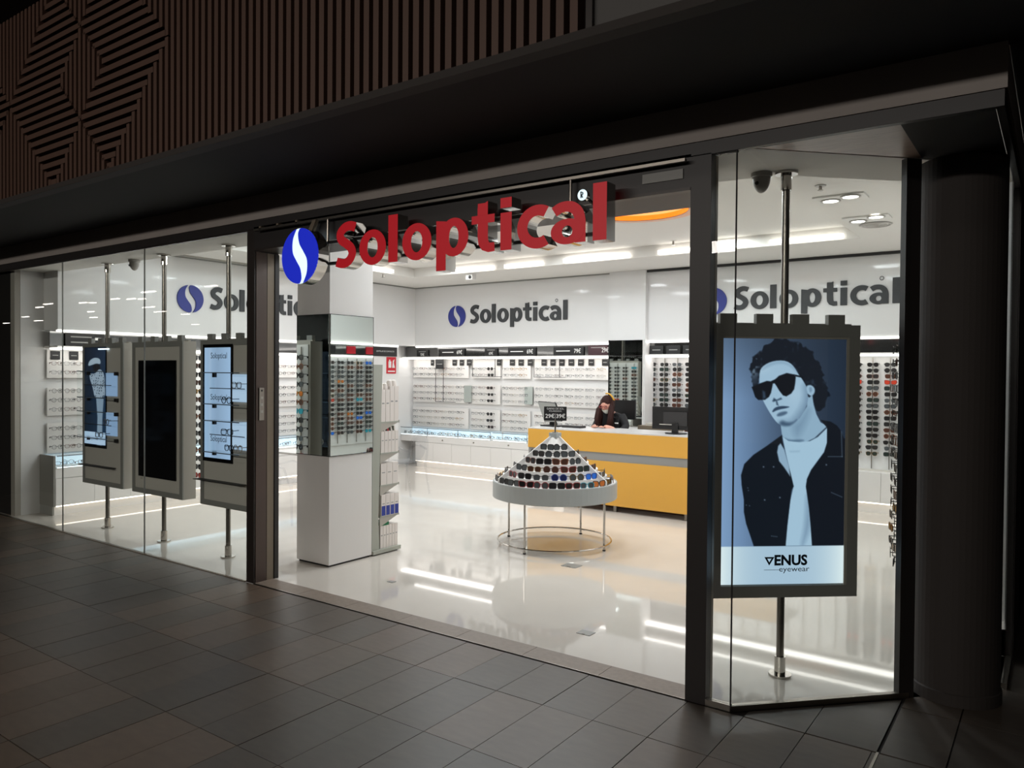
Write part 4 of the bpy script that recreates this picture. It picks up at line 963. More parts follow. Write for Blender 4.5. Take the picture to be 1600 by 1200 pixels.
def shelf_box(t, xa, xb, zt_, zb, mid):
    "clear shelf bay: top, bottom and a middle bar on small dark blocks"
    for zz, nm in ((zt_, 'shelf'), (zb, 'shelf')):
        o = MB().box(xa, xb, YU-.13, YU-.002, zz-.006, zz, 'clear_glass').box(xa, xb, YU-.134, YU-.130, zz-.007, zz+.001, 'ink_mid').build(nm, t)
        MB().box(xa, xa+.035, YU-.03, YU, zz-.045, zz-.008, 'cable_dark').box(xb-.035, xb, YU-.03, YU, zz-.045, zz-.008, 'cable_dark').build('bracket', o)
    MB().cyl((xa+.03, YU-.07, mid), (xb-.01, YU-.07, mid), .004, 'cable_dark', 6).build('glasses_bar', t)
    B('side_glass', xa, xa+.004, YU-.13, YU-.002, zb, zt_-.006, 'clear_glass', t)
# 1: poster with a capped figure and two lit squares
t = u1 = unit('grey hanging display unit with a poster of a person in a white cap', -8.28, -8.68, -7.83, 'unit with the capped poster')
B('back_plate', -8.63, -7.88, YU+.004, YU+.012, .51, 1.92, 'unit_grey', t)
xa, xb = X_(133.5), X_(165.5); z1, z0 = Z_(150, 543), Z_(150, 695)
B('poster_border', xa-.01, xb+.012, YU-.004, YU+.004, z0-.03, z1+.005, 'screen_black', t)
O_ = t.location
o = printed('poster', lambda s_, q: Vector((xa+(xb-xa)*s_, YU-.006, z1+(z0-z1)*q))-O_, 100, 470, 60, 220, cap_poster, .62, t); o['label'] = 'backlit poster of a person in a white cap'
zl1, zl0 = Z_(150, 675), Z_(150, 694); o = B('poster_label', xa, xb, YU-.010, YU-.006, zl0, zl1, 'backlit_blue', t)
text('brand_line', 'eyewear', .05, 'ink_mid', ((xa+xb)/2, YU-.011, (zl0+zl1)/2), '-y', o)
for (va, vb, sh) in ((583, 619, (580, 621, 602)), (645, 681, (643, 684, 664))):
    B('lit_square', X_(165.5), X_(183), YU-.004, YU+.004, Z_(175, vb), Z_(175, va), 'backlit_deep', t)
    shelf_box(t, X_(140), X_(185), Z_(175, sh[0]), Z_(175, sh[1]), Z_(175, sh[2]))
B('ledge', X_(132), X_(181), YU-.07, YU, Z_(160, 728)-.006, Z_(160, 728), 'cable_dark', t)
B('top_lamp', X_(155), X_(170), YU-.012, YU+.004, 1.905, 1.918, 'led_cool', t)
# 2: black screen
t = unit('grey hanging display unit with a large black screen', -7.18, -7.65, -6.745, 'unit with the black screen')
B('back_plate', -7.60, -6.795, YU+.006, YU+.012, .51, 1.92, 'unit_grey', t)
B('screen', X_(217), X_(275), YU-.006, YU+.006, Z_(250, 748), Z_(250, 563), 'screen_black', t); B('status_light', X_(219), X_(222), YU+.002, YU+.006, Z_(220, 746)-.012, Z_(220, 746), 'dome_grey', t)
# 3: white panel with small word signs and lit squares
t = unit('grey hanging display unit with a pale backlit panel and glass shelves', -6.12, -6.45, -5.60, 'unit with the pale panel')
B('back_plate', -6.40, -5.65, YU+.006, YU+.012, .51, 1.92, 'unit_grey', t)
xa3, xb3 = X_(320.5), X_(361); z1, z0 = Z_(340, 543), Z_(340, 716)
B('panel_border', xa3-.03, xb3+.025, YU-.004, YU+.006, z0-.035, z1+.03, 'screen_black', t)
O_ = t.location
o = printed('lit_panel', lambda s_, q: Vector((xa3+(xb3-xa3)*s_, YU-.006, z1+(z0-z1)*q))-O_, 100, 100, 24, 24, cool_panel, .80, t); o['label'] = 'pale blue backlit panel'
for v in (556, 621, 686): text('word_mark', 'Soloptical', .075, 'ink_mid', (X_(343), YU-.008, Z_(343, v)), '-y', o, sx=.85)
for (va, vb, sh) in ((585, 628, (582, 631, 607)), (659, 703, (657, 706, 680))):
    B('lit_square', X_(363.5), X_(388)+.10, YU-.004, YU+.006, Z_(375, vb), Z_(375, va), 'backlit_blue', t)
    shelf_box(t, X_(336), X_(392)+.02, Z_(365, sh[0]), Z_(365, sh[1]), Z_(365, sh[2]))
B('ledge', X_(312), X_(385), YU-.07, YU, Z_(350, 752)-.006, Z_(350, 752), 'cable_dark', t)
# eyeglasses on the unit shelves
for u, v, f, s_, lb in ((157, 681, 'frame_black', 'square', 'on the lower shelf before the capped poster'), (168, 661, 'frame_grey', 'round', 'on the lower bar before the capped poster'), (356, 627.5, 'frame_black', 'round', 'on the upper shelf of the pale unit'), (372, 604, 'frame_grey', 'square', 'on the upper bar of the pale unit'), (357, 677, 'frame_black', 'square', 'on the lower bar of the pale unit'), (360, 702, 'frame_black', 'way', 'on the lower shelf of the pale unit'), (374, 703, 'frame_clear', 'round', 'on the lower shelf of the pale unit, right of the black pair')):
    p = at(u, v, 1, YU-.07); place('eyeglasses', eyemesh(f, 'clear_lens', s_, .004, True), (p.x, YU-.085, p.z+.012), random.uniform(-.2, .2), '%s eyeglasses %s' % (CNAME[f], lb), 'eyeglasses', 'eyeglasses on the hanging units', sc=1.1)
# 4: the portrait poster in the angled window (local axes: x along the front, y into the shop)
PV = (-1.26, 4.391, 0); AV = math.radians(40.2)
t = thing('display_unit', 'large framed backlit portrait poster unit on a pole in the corner window', 'display unit', PV, None, AV)
MB().cyl((0, 0, 0), (0, 0, 2.828), .021, 'steel_post', 14).local('pole', t)
MB().cyl((0, 0, 0), (0, 0, .012), .062, 'chrome', 20).cyl((0, 0, .012), (0, 0, .11), .030, 'chrome', 16).local('floor_flange', t)
MB().cyl((0, 0, 2.728), (0, 0, 2.816), .030, 'chrome', 16).cyl((0, 0, 2.816), (0, 0, 2.828), .062, 'chrome', 20).local('ceiling_flange', t)
s0, s1, y0 = -.446, .402, -.08
MB().box(s0, s1, y0+.02, .05, .465, 1.975, 'unit_frame').local('cabinet', t)
fr = MB()
for a, b, c, d in ((s0, s1, .465, .530), (s0, s1, 1.908, 1.975), (s0, s0+.068, .53, 1.908), (s1-.062, s1, .53, 1.908)): fr.box(a, b, y0, y0+.02, c, d, 'unit_frame')
fr.local('front_frame', t)
MB().box(s1-.074, s1-.062, y0+.004, y0+.02, .53, 1.908, 'unit_side').box(s0+.068, s1-.074, y0+.004, y0+.02, 1.896, 1.908, 'unit_side').local('bevel', t)
xa, xb, zt_, zb_ = -.377, .328, 1.896, .536
o = printed('poster', lambda s_, q: Vector((xa+(xb-xa)*s_, y0+.012, zt_+(zb_-zt_)*q)), 192, 386, 230, 462, portrait, .95, t); o['label'] = 'backlit portrait of a man in black sunglasses over a white strip'
def vtext(txt, size, m, lx, lz, offset=0, sx=1):
    q = bpy.data.objects.new('lettering', text_mesh(txt, size, m, offset=offset)); COL.objects.link(q); q.parent = o; q.rotation_euler = (PI/2, 0, 0); q.location = (lx, y0+.0105, lz); q.scale = (sx, 1, 1); return q
PX = lambda u: xa+(xb-xa)*(u-1130)/190.5
PZ = lambda v: zt_+(zb_-zt_)*(v-528)/386
vtext('ENUS', .078, 'ink_dark', PX(1238), PZ(877), .003, 1.0); vtext('eyewear', .042, 'ink_mid', PX(1243.5), PZ(890.5), 0, 1.22)
vm = MB(); A1, A2, A3 = (PX(1197.5), PZ(871)), (PX(1213), PZ(871)), (PX(1205), PZ(884.5))
P3 = lambda p: Vector((p[0], y0+.0112, p[1])); cxy = ((A1[0]+A2[0]+A3[0])/3, (A1[1]+A2[1]+A3[1])/3); inn = [(cxy[0]+(p[0]-cxy[0])*.42, cxy[1]+(p[1]-cxy[1])*.42) for p in (A1, A2, A3)]
vm.add([P3(p) for p in (A1, A2, A3)]+[P3(p) for p in inn], [(0, 1, 4, 3), (1, 2, 5, 4), (2, 0, 3, 5)], 'ink_dark'); q = vm.local('triangle_mark', o)
MB().box(PX(1197), PX(1221), y0+.0108, y0+.0114, PZ(891.8), PZ(891.2), 'ink_mid').local('print_line', o)
for i in range(4): MB().box(s0+.055+.206*i, s0+.15+.206*i, -.06, -.02, 1.975, 2.033, 'unit_frame').local('clip', t)
MB().box(s0+.02, s1-.02, -.02, .02, 1.975, 1.985, 'unit_frame').local('top_tray', t)
# 5: unit seen edge-on at the right end of the window
t = u5 = thing('display_unit', 'grey hanging unit seen edge-on beside the dark column, glasses on one face', 'display unit', (-.76, 5.45, 0), None, math.radians(13.5))
MB().cyl((0, 0, 0), (0, 0, 2.828), .021, 'steel_post', 14).local('pole', t); MB().cyl((0, 0, 0), (0, 0, .012), .062, 'chrome', 20).local('floor_flange', t); MB().cyl((0, 0, 2.816), (0, 0, 2.828), .062, 'chrome', 20).local('ceiling_flange', t)
MB().box(-.040, .04, -.38, .38, .40, 1.965, 'unit_side').local('cabinet', t); MB().box(-.052, -.041, -.36, .36, .50, 1.93, 'clear_glass').local('rack_panel', t)
for i in range(2): MB().box(-.04+.0*i, -.02, -.30+.22*i, -.22+.22*i, 1.965, 2.07, 'bronze').local('clip', t)
M5 = Matrix.Translation((-.76, 5.45, 0)) @ Matrix.Rotation(math.radians(13.5), 4, 'Z')
for c_ in range(2):
    for r_ in range(17):
        f, l, s_ = random.choice(SUN[:8]); z = 1.86-.081*r_; yy = -.27+.26*c_
        MB().box(-.105, -.052, yy-.06, yy-.056, z-.014, z-.010, 'chrome').box(-.105, -.101, yy-.06, yy-.056, z-.012, z+.018, 'chrome').local('hook', t)
        p = M5 @ Vector((-.112, yy, z)); place('sunglasses', eyemesh(f, l, s_, .004), p, math.radians(13.5)-PI/2+random.uniform(-.15, .15), '%s sunglasses, %s down, %s row on the edge-on unit beside the dark column' % (CNAME[f], ORD[r_], 'near' if c_ == 0 else 'far'), 'sunglasses', 'sunglasses on the edge-on unit', sc=1.0)

# ============================================================ ROUND SUNGLASSES TABLE
TC = (-4.06, 6.43)
t = thing('display_table', 'round tiered white sunglasses table with grey rim on thin steel legs', 'display table', (TC[0], TC[1], 0))
MB().lathe([(.02, .47), (.60, .47), (.612, .475), (.615, .48), (.615, .628), (.612, .634), (.604, .634), (.600, .628)], (*TC, 0), 'rim_grey', 64).build('rim', t, smooth=False)
RT_ = [.17, .255, .335, .425, .515, .60]; ZT_ = [.945, .885, .822, .758, .695, .632]
prof = [(.602, .625)]
for i in range(5, -1, -1):
    prof += [(RT_[i]-.002, ZT_[i]), ((RT_[i-1] if i else .115)+.004, ZT_[i])]
prof += [(.045, 1.06)]
MB().lathe(prof, (*TC, 0), 'display_white', 72).build('tiers', t)
MB().box(TC[0]-.045, TC[0]+.045, TC[1]-.045, TC[1]+.045, 1.055, 1.105, 'rim_grey').build('cap', t)
for a in (-3, 117, 237):
    ca, sa = math.cos(math.radians(a)), math.sin(math.radians(a)); n_ = Vector((-sa, ca, 0))*.006
    P = [Vector((TC[0]+r*ca, TC[1]+r*sa, z))-n_ for r, z in ((.03, 1.06), (.05, 1.075), (.60, .672), (.60, .63), (.48, .63), (.10, .90))]
    MB().prism(P, n_*2, 'display_white').build('divider', t)
for a in (-88, 2, 92, 181):
    ca, sa = .55*math.cos(math.radians(a)), .55*math.sin(math.radians(a)); lg = MB().cyl((TC[0]+ca, TC[1]+sa, .012), (TC[0]+ca, TC[1]+sa, .47), .011, 'chrome', 10).build('leg', t)
    MB().cyl((TC[0]+ca, TC[1]+sa, 0), (TC[0]+ca, TC[1]+sa, .012), .015, 'cable_dark', 10).build('foot', lg)
MB().tube([(TC[0]+.562*math.cos(a), TC[1]+.562*math.sin(a), .05) for a in np.linspace(0, 2*PI, 64, endpoint=False)], .008, 'chrome', 6, True).build('ring', t)
t2 = thing('price_sign', 'small black price sign on a rod at the tip of the round table', 'price sign', (TC[0], TC[1], 1.105), None, math.radians(32))
MB().cyl((0, 0, 0), (0, 0, .13), .008, 'steel', 8).box(-.03, .03, -.02, .02, 0, .006, 'steel').local('rod', t2); pb = MB().box(-.112, .112, -.006, .006, .118, .258, 'card_black').local('board', t2)
def stext(txt, size, x, z, off=0): 
    q = bpy.data.objects.new('lettering', text_mesh(txt, size, 'text_white', offset=off)); COL.objects.link(q); q.parent = pb; q.rotation_euler = (PI/2, 0, 0); q.location = (x, -.0068, z)
stext('GAFAS DE SOL', .026, 0, .236); stext('POLARIZADAS', .019, 0, .212); stext('29€', .056, -.053, .162, .0008); stext('39€', .056, .053, .162, .0008)
MB().box(-.0012, .0012, -.0070, -.0062, .135, .19, 'text_white').local('print_line', pb)
TS = [[('frame_black', 'lens_grey', 'square'), ('frame_black', 'lens_grey', 'round')],
      [('frame_black', 'lens_dark', 'way'), ('frame_black', 'lens_grey', 'round'), ('frame_black', 'lens_grey', 'cat')],
      [('frame_brown', 'lens_dark', 'way'), ('frame_black', 'lens_dark', 'square'), ('frame_tortoise', 'lens_brown', 'cat'), ('frame_black', 'lens_grey', 'round')],
      [('frame_black', 'lens_grey', 'cat'), ('frame_gold', 'lens_brown', 'aviator'), ('frame_brown', 'lens_brown', 'round'), ('frame_red', 'lens_brown', 'cat'), ('frame_black', 'lens_green', 'square')],
      [('frame_red', 'lens_dark', 'way'), ('frame_black', 'lens_dark', 'way'), ('frame_silver', 'lens_grey', 'aviator'), ('frame_blue', 'lens_navy', 'round'), ('frame_gold', 'lens_grey', 'round'), ('frame_blue', 'lens_blue', 'way')],
      [('frame_black', 'lens_dark', 'square'), ('frame_black', 'lens_grey', 'way'), ('frame_red', 'lens_dark', 'cat'), ('frame_red', 'lens_grey', 'round'), ('frame_black', 'lens_dark', 'square'), ('frame_red', 'lens_dark', 'way'), ('frame_teal', 'lens_grey', 'aviator'), ('frame_black', 'lens_amber', 'cat')]]
TN = {'lens_dark': 'dark', 'lens_grey': 'grey', 'lens_brown': 'brown', 'lens_green': 'green', 'lens_navy': 'navy', 'lens_blue': 'bright blue', 'lens_amber': 'orange', 'lens_teal': 'teal', 'lens_red': 'red'}
SPLIT = {}
def table_glasses(spec, r, a, z, label):
    if spec not in SPLIT:
        f_, l_ = eyewear(*spec, rim=.005, split=True); h = len(l_.f)//2
        Ls = []
        for k in (0, 1):
            q = MB(); n_ = len(l_.v)//2; q.add(l_.v[k*n_:(k+1)*n_], [tuple(range(n_))], spec[1]); Ls.append(q.mesh('lens'))
        SPLIT[spec] = (f_.mesh('frame'), Ls)
    fm, Ls = SPLIT[spec]
    o = place('sunglasses', fm, (TC[0]+r*math.cos(a), TC[1]+r*math.sin(a), z+.027), a+PI/2+random.uniform(-.12, .12), label, 'sunglasses', 'sunglasses on the round table', tilt=-.08, sc=1.16)
    for L in Ls: c = bpy.data.objects.new('lens', L); COL.objects.link(c); c.parent = o
TIERN = ['top', 'second', 'third', 'fourth', 'fifth', 'bottom']
for i in range(6):
    r = RT_[i]-.025; n_ = len(TS[i]); a0, a1 = math.radians(-123), math.radians(-3); st = .170/max(r, .1)
    pad = .085/r
    for k, sp in enumerate(TS[i]):
        a = a0+pad+(a1-a0-2*pad)*(k/(n_-1) if n_ > 1 else .5)
        table_glasses(sp, r, a, ZT_[i], '%s sunglasses with %s lenses, %s tier of the round table, %s from left' % (CNAME[sp[0]], TN[sp[1]], TIERN[i], ORD[k]))
    for sd, base, sg in (('right', math.radians(-3), 1), ('left', math.radians(237), -1)):
        for k in range([0, 1, 1, 1, 2, 3][i]):
            sp = random.choice(SUN); table_glasses(sp, r, base+sg*(.10/r+k*.17/r), ZT_[i], '%s sunglasses, %s tier, %s past the %s divider of the round table' % (CNAME[sp[0]], TIERN[i], ORD[k], sd))

# ============================================================ COUNTER AND WHAT STANDS ON IT
CX0, CX1, CY = -5.66, -2.35, 8.30
t = thing('service_counter', 'yellow fronted service counter with a grey band and pale top', 'counter', ((CX0+CX1)/2, CY+.3, 0))
B('upper_panel', CX0, CX1, CY, CY+.03, .722, .966, 'yellow_panel', t); B('lower_panel', CX0, CX1, CY, CY+.03, .082, .618, 'yellow_panel', t)
B('band', CX0+.002, CX1, CY+.012, CY+.03, .618, .722, 'counter_grey', t); B('worktop', CX0, CX1, CY+.001, 8.93, .966, .982, 'counter_top', t)
B('end_panel', CX0, CX0+.03, CY+.03, 8.90, .082, .966, 'counter_top', t); B('core', CX0+.03, CX1, CY+.03, CY+.05, .10, .966, 'counter_grey', t)
for xx in (-5.60, -4.42, -3.50, -2.42): B('foot', xx, xx+.04, CY+.05, CY+.09, 0, .10, 'steel', t)
tag(B('under_shelf', -5.3, -2.5, 8.62, 8.88, .02, .30, 'brown_wood'), 'brown low box unit under the yellow counter', 'cabinet')
bpy.data.objects['under_shelf'].location.z -= .02
# terminal
t = thing('pos_terminal', 'dark till terminal with a tilted screen at the left end of the counter', 'till', (-5.52, 8.62, .982))
c = Vector((-5.55, 8.60, 0))
MB().prism([(-5.70, 8.58, 1.305), (-5.44, 8.60, 1.29), (-5.36, 8.64, 1.05), (-5.60, 8.60, 1.035)], (0, .035, .01), 'unit_frame', 'cable_dark').build('screen', t)
MB().prism([(-5.56, 8.66, 1.12), (-5.50, 8.66, 1.12), (-5.46, 8.66, .99), (-5.56, 8.66, .99)], (0, .05, 0), 'black_satin').build('stand', t); MB().box(-5.64, -5.36, 8.56, 8.78, .982, 1.0, 'black_satin').build('base', t)
tag(MB().box(-5.30, -5.02, 8.55, 8.70, .982, 1.004, 'cable_dark').box(-5.29, -5.03, 8.56, 8.69, 1.004, 1.008, 'black_satin').build('keyboard'), 'dark keyboard beside the till terminal', 'keyboard')
# monitor seen from behind, right
t = thing('monitor', 'large black monitor seen from behind at the right of the counter', 'monitor', (-3.70, 8.55, .982))
MB().box(-4.00, -3.40, 8.53, 8.56, 1.03, 1.30, 'black_satin').box(-3.85, -3.55, 8.515, 8.53, 1.08, 1.24, 'cable_dark').build('screen', t); MB().box(-3.74, -3.66, 8.51, 8.53, .99, 1.12, 'black_satin').build('stand', t)
MB().cyl((-3.70, 8.55, .982), (-3.70, 8.55, .994), .13, 'black_satin', 24).build('base', t); B('print_line', -3.90, -3.74, 8.513, 8.515, 1.085, 1.095, 'unit_side', t)
# back desk with second monitor and printer
t = thing('back_desk', 'pale work desk behind the person at the counter', 'desk', (-4.4, 9.55, 0))
B('desktop', -5.0, -3.3, 9.30, 9.80, .74, .765, 'counter_top', t)
for xx in (-4.98, -3.35): B('leg', xx, xx+.04, 9.32, 9.78, 0, .74, 'steel', t)
t = thing('monitor', 'black monitor on the desk behind the person', 'monitor', (-4.80, 9.5, .765))
B('screen', -5.03, -4.66, 9.40, 9.43, 1.07, 1.33, 'black_satin', t); B('stand', -4.86, -4.82, 9.43, 9.45, .78, 1.12, 'black_satin', t); B('base', -4.94, -4.74, 9.38, 9.56, .765, .78, 'black_satin', t)
t = thing('printer', 'beige office printer on the desk behind the counter', 'printer', (-4.35, 9.5, .765))
MB().box(-4.60, -4.12, 9.36, 9.70, .766, 1.0, 'beige_metal').build('body', t); MB().box(-4.50, -4.20, 9.40, 9.66, 1.0, 1.03, 'unit_side').build('lid', t)

# ============================================================ PERSON BEHIND THE COUNTER
def skin_body(name, joints, edges, parent, mats, fmat, sub=2):
    me = bpy.data.meshes.new(name); me.from_pydata([j[0] for j in joints], edges, []); o = bpy.data.objects.new(name, me); COL.objects.link(o)
    sk = o.modifiers.new('skin', 'SKIN'); sk.use_smooth_shade = True
    for i, j in enumerate(joints): me.skin_vertices[0].data[i].radius = j[1] if isinstance(j[1], tuple) else (j[1], j[1]); 
    me.skin_vertices[0].data[0].use_root = True
    sb = o.modifiers.new('sub', 'SUBSURF'); sb.levels = sb.render_levels = sub
    m2 = bpy.data.meshes.new_from_object(o.evaluated_get(bpy.context.evaluated_depsgraph_get())); bpy.data.objects.remove(o)
    m2.materials.clear()
    for m in mats: m2.materials.append(MATS[m])
    for p in m2.polygons: p.material_index = fmat(p.center); p.use_smooth = True
    o = bpy.data.objects.new(name, m2); COL.objects.link(o); o.parent = parent; return o
PX0, PY0 = -4.86, 9.10
pr = thing('person', 'person with long brown hair, red glasses, face mask and black top leaning over the counter', 'person', (PX0, PY0, 0))
# local frame: faces -y (towards the shop front), head bowed
J = [((0, .06, .84), (.15, .11)), ((0, .05, .96), (.145, .10)), ((0, .03, 1.06), (.165, .11)), ((0, -.005, 1.13), (.12, .085)), ((-.01, -.045, 1.17), .055), ((-.015, -.08, 1.20), .055),
     ((-.165, 0, 1.115), .065), ((-.225, -.02, .99), .052), ((-.20, -.17, .93), .044), ((-.10, -.29, .995), .032), ((-.06, -.33, .998), (.035, .016)),
     ((.165, 0, 1.115), .065), ((.235, -.02, .99), .052), ((.21, -.17, .93), .044), ((.10, -.29, .995), .032), ((.06, -.33, .998), (.035, .016)),
     ((-.09, .06, .80), .095), ((-.10, .06, .45), .068), ((-.10, .08, .09), .045), ((-.10, -.06, .03), (.045, .03)),
     ((.09, .06, .80), .095), ((.10, .06, .45), .068), ((.10, .08, .09), .045), ((.10, -.06, .03), (.045, .03)),
     ((-.015, -.10, 1.255), (.078, .088)), ((-.015, -.085, 1.325), (.072, .085))]
Ed = [(0, 1), (1, 2), (2, 3), (3, 4), (4, 5), (2, 6), (6, 7), (7, 8), (8, 9), (9, 10), (2, 11), (11, 12), (12, 13), (13, 14), (14, 15), (0, 16), (16, 17), (17, 18), (18, 19), (0, 20), (20, 21), (21, 22), (22, 23), (5, 24), (24, 25)]
def pm(c):
    if c.z > 1.165 and abs(c.x+.01) < .075: return 0
    if c.y < -.24 and c.z > .9: return 0
    return 1
body = skin_body('body', J, Ed, pr, ['skin', 'cloth_black'], pm)
for sg in (-1, 1):
    f_ = MB()
    for k in range(4):
        x = sg*(.085-.018*k); f_.tube([(x, -.325, 1.0), (x-.004*sg, -.36-.006*k, 1.004), (x-.008*sg, -.385-.004*(k % 3), .996)], .0075, 'skin', 6)
    f_.tube([(sg*.045, -.31, 1.0), (sg*.025, -.33, 1.006), (sg*.02, -.352, 1.0)], .0085, 'skin', 6)
    f_.local('fingers', pr, True)
HC = Vector((-.015, -.10, 1.275))
def blob(name, fn, m, nu=20, nv=14, v0=0, v1=PI, u0=0, u1=2*PI):
    mb = MB(); full = abs(u1-u0-2*PI) < 1e-6; k = nu if full else nu+1
    vs = [fn(u0+(u1-u0)*i/nu, v0+(v1-v0)*j/nv) for j in range(nv+1) for i in range(k)]
    fs = [(j*k+i, j*k+(i+1) % k, (j+1)*k+(i+1) % k, (j+1)*k+i) for j in range(nv) for i in range(nu)]
    mb.add(vs, fs, m); return mb.local(name, pr, True)
def tilt(p):   # bow the head forward and a little to its right
    c, s_ = math.cos(.50), math.sin(.50); x, y, z = p; y, z = y*c-z*s_*-1*-1, z
    return p
def hp(x, y, z):
    "head coordinates (face along -y) bowed forward"
    c, s_ = math.cos(.42), math.sin(.42); y, z = y*c+z*-s_*1.0, z*c+y*s_
    return (HC.x+x, HC.y+y, HC.z+z)
blob('face', lambda u, v: hp(.074*math.sin(v)*math.cos(u), .092*math.sin(v)*math.sin(u)-.004, .108*math.cos(v)-.004), 'skin')
hair = MB()
blob('hair', lambda u, v: hp((.086+.004*math.sin(9*u))*math.sin(v)*math.cos(u), (.100)*math.sin(v)*math.sin(u)+.016, .118*math.cos(v)+.012) , 'hair_brown', 26, 14, 0, PI*.42)
blob('hair', lambda u, v: hp((.088+.003*math.sin(9*u))*math.sin(v)*math.cos(u), .104*math.sin(v)*math.sin(u)+.012, .12*math.cos(v)+.008), 'hair_brown', 26, 14, PI*.25, PI*.85, -PI*.12, PI*1.12)
for sg in (-1, 1):
    L = MB()
    for k in range(7):
        x = sg*(.078+.012*math.sin(k*1.9)); y = -.09+.022*k
        L.tube([(HC.x+x*.9, HC.y+.03+y*.25, 1.33), (HC.x+x*1.12, HC.y-.035+y*.35, 1.22), (HC.x+x*1.15+sg*.012*math.sin(k), HC.y-.05+y*.5, 1.10), (HC.x+x*(1.0+.05*k), HC.y-.06+y*.6, .995-.004*k if sg > 0 else .998)], .027, 'hair_brown', 6)
    o = L.local('hair_lock', pr, True)
o = blob('mask', lambda u, v: hp(.070*math.sin(v)*math.cos(u)*1.04, .100*math.sin(v)*math.sin(u)-.006, .112*math.cos(v)-.004), 'mask_white', 14, 8, PI*.56, PI*.92, -PI*.93, -PI*.07)
nz = MB(); nz.prism([hp(-.014, -.10, .005), hp(.014, -.10, .005), hp(.005, -.115, .0), hp(0, -.096, .042), hp(-.005, -.115, .0)], (0, -.004, 0), 'skin'); nz.local('nose', pr)
gl = MB()
for sg in (-1, 1): gl.tube([hp(sg*.034+.027*math.cos(a), -.103, .022+.017*math.sin(a)) for a in np.linspace(0, 2*PI, 14, endpoint=False)], .004, 'frame_red', 5, True)
gl.tube([hp(-.010, -.104, .024), hp(.010, -.104, .024)], .004, 'frame_red', 5); gl.local('glasses', pr)
for sg in (-1, 1): blob('ear', lambda u, v: hp(sg*.077+.010*math.sin(v)*math.cos(u), .01+.018*math.sin(v)*math.sin(u), .005+.03*math.cos(v)), 'skin', 8, 6); blob('eye', lambda u, v: hp(sg*.034+.009*math.sin(v)*math.cos(u), -.090+.008*math.sin(v)*math.sin(u), .022+.006*math.cos(v)), 'cable_dark', 8, 6)
hb = MB(); hb.tube([hp(.092*math.sin(a)*1.0, .045+.02*math.cos(a), .128*math.cos(a)+.01) for a in np.linspace(-.25, 1.45, 12)], .011, 'band_yellow', 6); hb.local('hair_band', pr, True)
MB().box(.115, .165, -.125, -.118, 1.035, 1.05, 'text_white').local('name_tag', pr)

# ============================================================ SOLUTION STAND BEHIND THE MIRRORED PILLAR
t = thing('solution_stand', 'grey green shelf stand of lens solution cartons behind the mirrored pillar', 'shelf stand', (-5.15, 5.15, 0))
MB().prism([(-5.11, 4.965, .02), (-5.11, 5.06, .02), (-5.11, 5.045, .35), (-5.11, 5.065, 1.0), (-5.11, 5.09, 1.76), (-5.11, 4.965, 1.76)], (-.40, 0, 0), 'stand_grey').build('spine', t)
MB().box(-5.51, -5.09, 4.965, 5.325, .012, .045, 'stand_grey').build('base', t)
for xx in (-5.47, -5.13):
    for yy in (5.0, 5.29): MB().cyl((xx, yy, 0), (xx, yy, .012), .02, 'cable_dark', 10).build('foot', t)
SHZ = [.335, .625, .925, 1.215]
for z in SHZ:
    o = B('shelf', -5.50, -5.112, 5.07, 5.315, z, z+.014, 'stand_grey', t); B('shelf_lip', -5.50, -5.112, 5.315, 5.32, z-.002, z+.02, 'unit_side', o)
    MB().prism([(-5.115, 5.07, z), (-5.115, 5.30, z), (-5.115, 5.07, z-.085)], (-.01, 0, 0), 'unit_side').build('bracket', o)
def cartons(z, hs, depth, n, mats, label, x1=-5.118, band_=None):
    y = 5.082
    w = .232/n
    for k in range(n):
        h = hs[k % len(hs)]; m = mats[k % len(mats)]
        mb = MB().box(x1-depth, x1, y, y+w-.004, z, z+h, m)
        o = tag(mb.build('carton'), '%s, %s from the front' % (label, ORD[k]), 'box', 'cartons on the solution stand')
        if band_: B('print_band', x1, x1+.0012, y+.004, y+w-.008, z+h*band_[0], z+h*band_[1], band_[2], o)
        B('print_line', x1, x1+.001, y+w*.2, y+w*.7, z+h*.55, z+h*.59, 'text_dim', o)
        y += w
cartons(1.229, [.30, .30, .33, .33], .30, 4, ['carton_white'], 'tall white carton on the top shelf of the solution stand')
for k in range(4): tag(MB().lathe([(.001, 0), (.028, 0), (.028, .02), (.022, .05), (.010, .06), (.001, .06)], (-5.16, 5.11+.058*k, 1.53 if k < 2 else 1.56), 'carton_white', 12).build('bottle_cap'), 'small white bottle on the top cartons of the solution stand, %s from the front' % ORD[k], 'bottle', 'bottles on the top cartons')
cartons(.939, [.20], .28, 5, ['carton_white'], 'white carton on the second shelf of the solution stand')
for k in range(5): tag(MB().prism([(-5.13, 5.085+.046*k, 1.1395), (-5.13, 5.105+.046*k, 1.1395), (-5.13, 5.09+.046*k, 1.185), (-5.13, 5.077+.046*k, 1.18)], (-.05, 0, 0), 'carton_white' if k != 2 else 'carton_red', 'stand_grey').build('leaflet'), '%s leaflet standing on the second shelf cartons, %s from the front' % ('red' if k == 2 else 'pale', ORD[k]), 'leaflet', 'leaflets on the second shelf')
cartons(.639, [.20], .28, 3, ['carton_white'], 'wide white carton on the third shelf of the solution stand')
cartons(.349, [.20], .28, 4, ['carton_white'], 'white and blue carton on the fourth shelf of the solution stand', band_=(.02, .47, 'carton_blue'), x1=-5.108)
cartons(.046, [.21], .30, 6, ['carton_white'], 'white carton on the base of the solution stand', x1=-5.12)
tag(B('carton', -5.30, -5.118, 5.09, 5.19, .2565, .287, 'carton_green'), 'flat green carton lying on the base cartons of the solution stand', 'box')

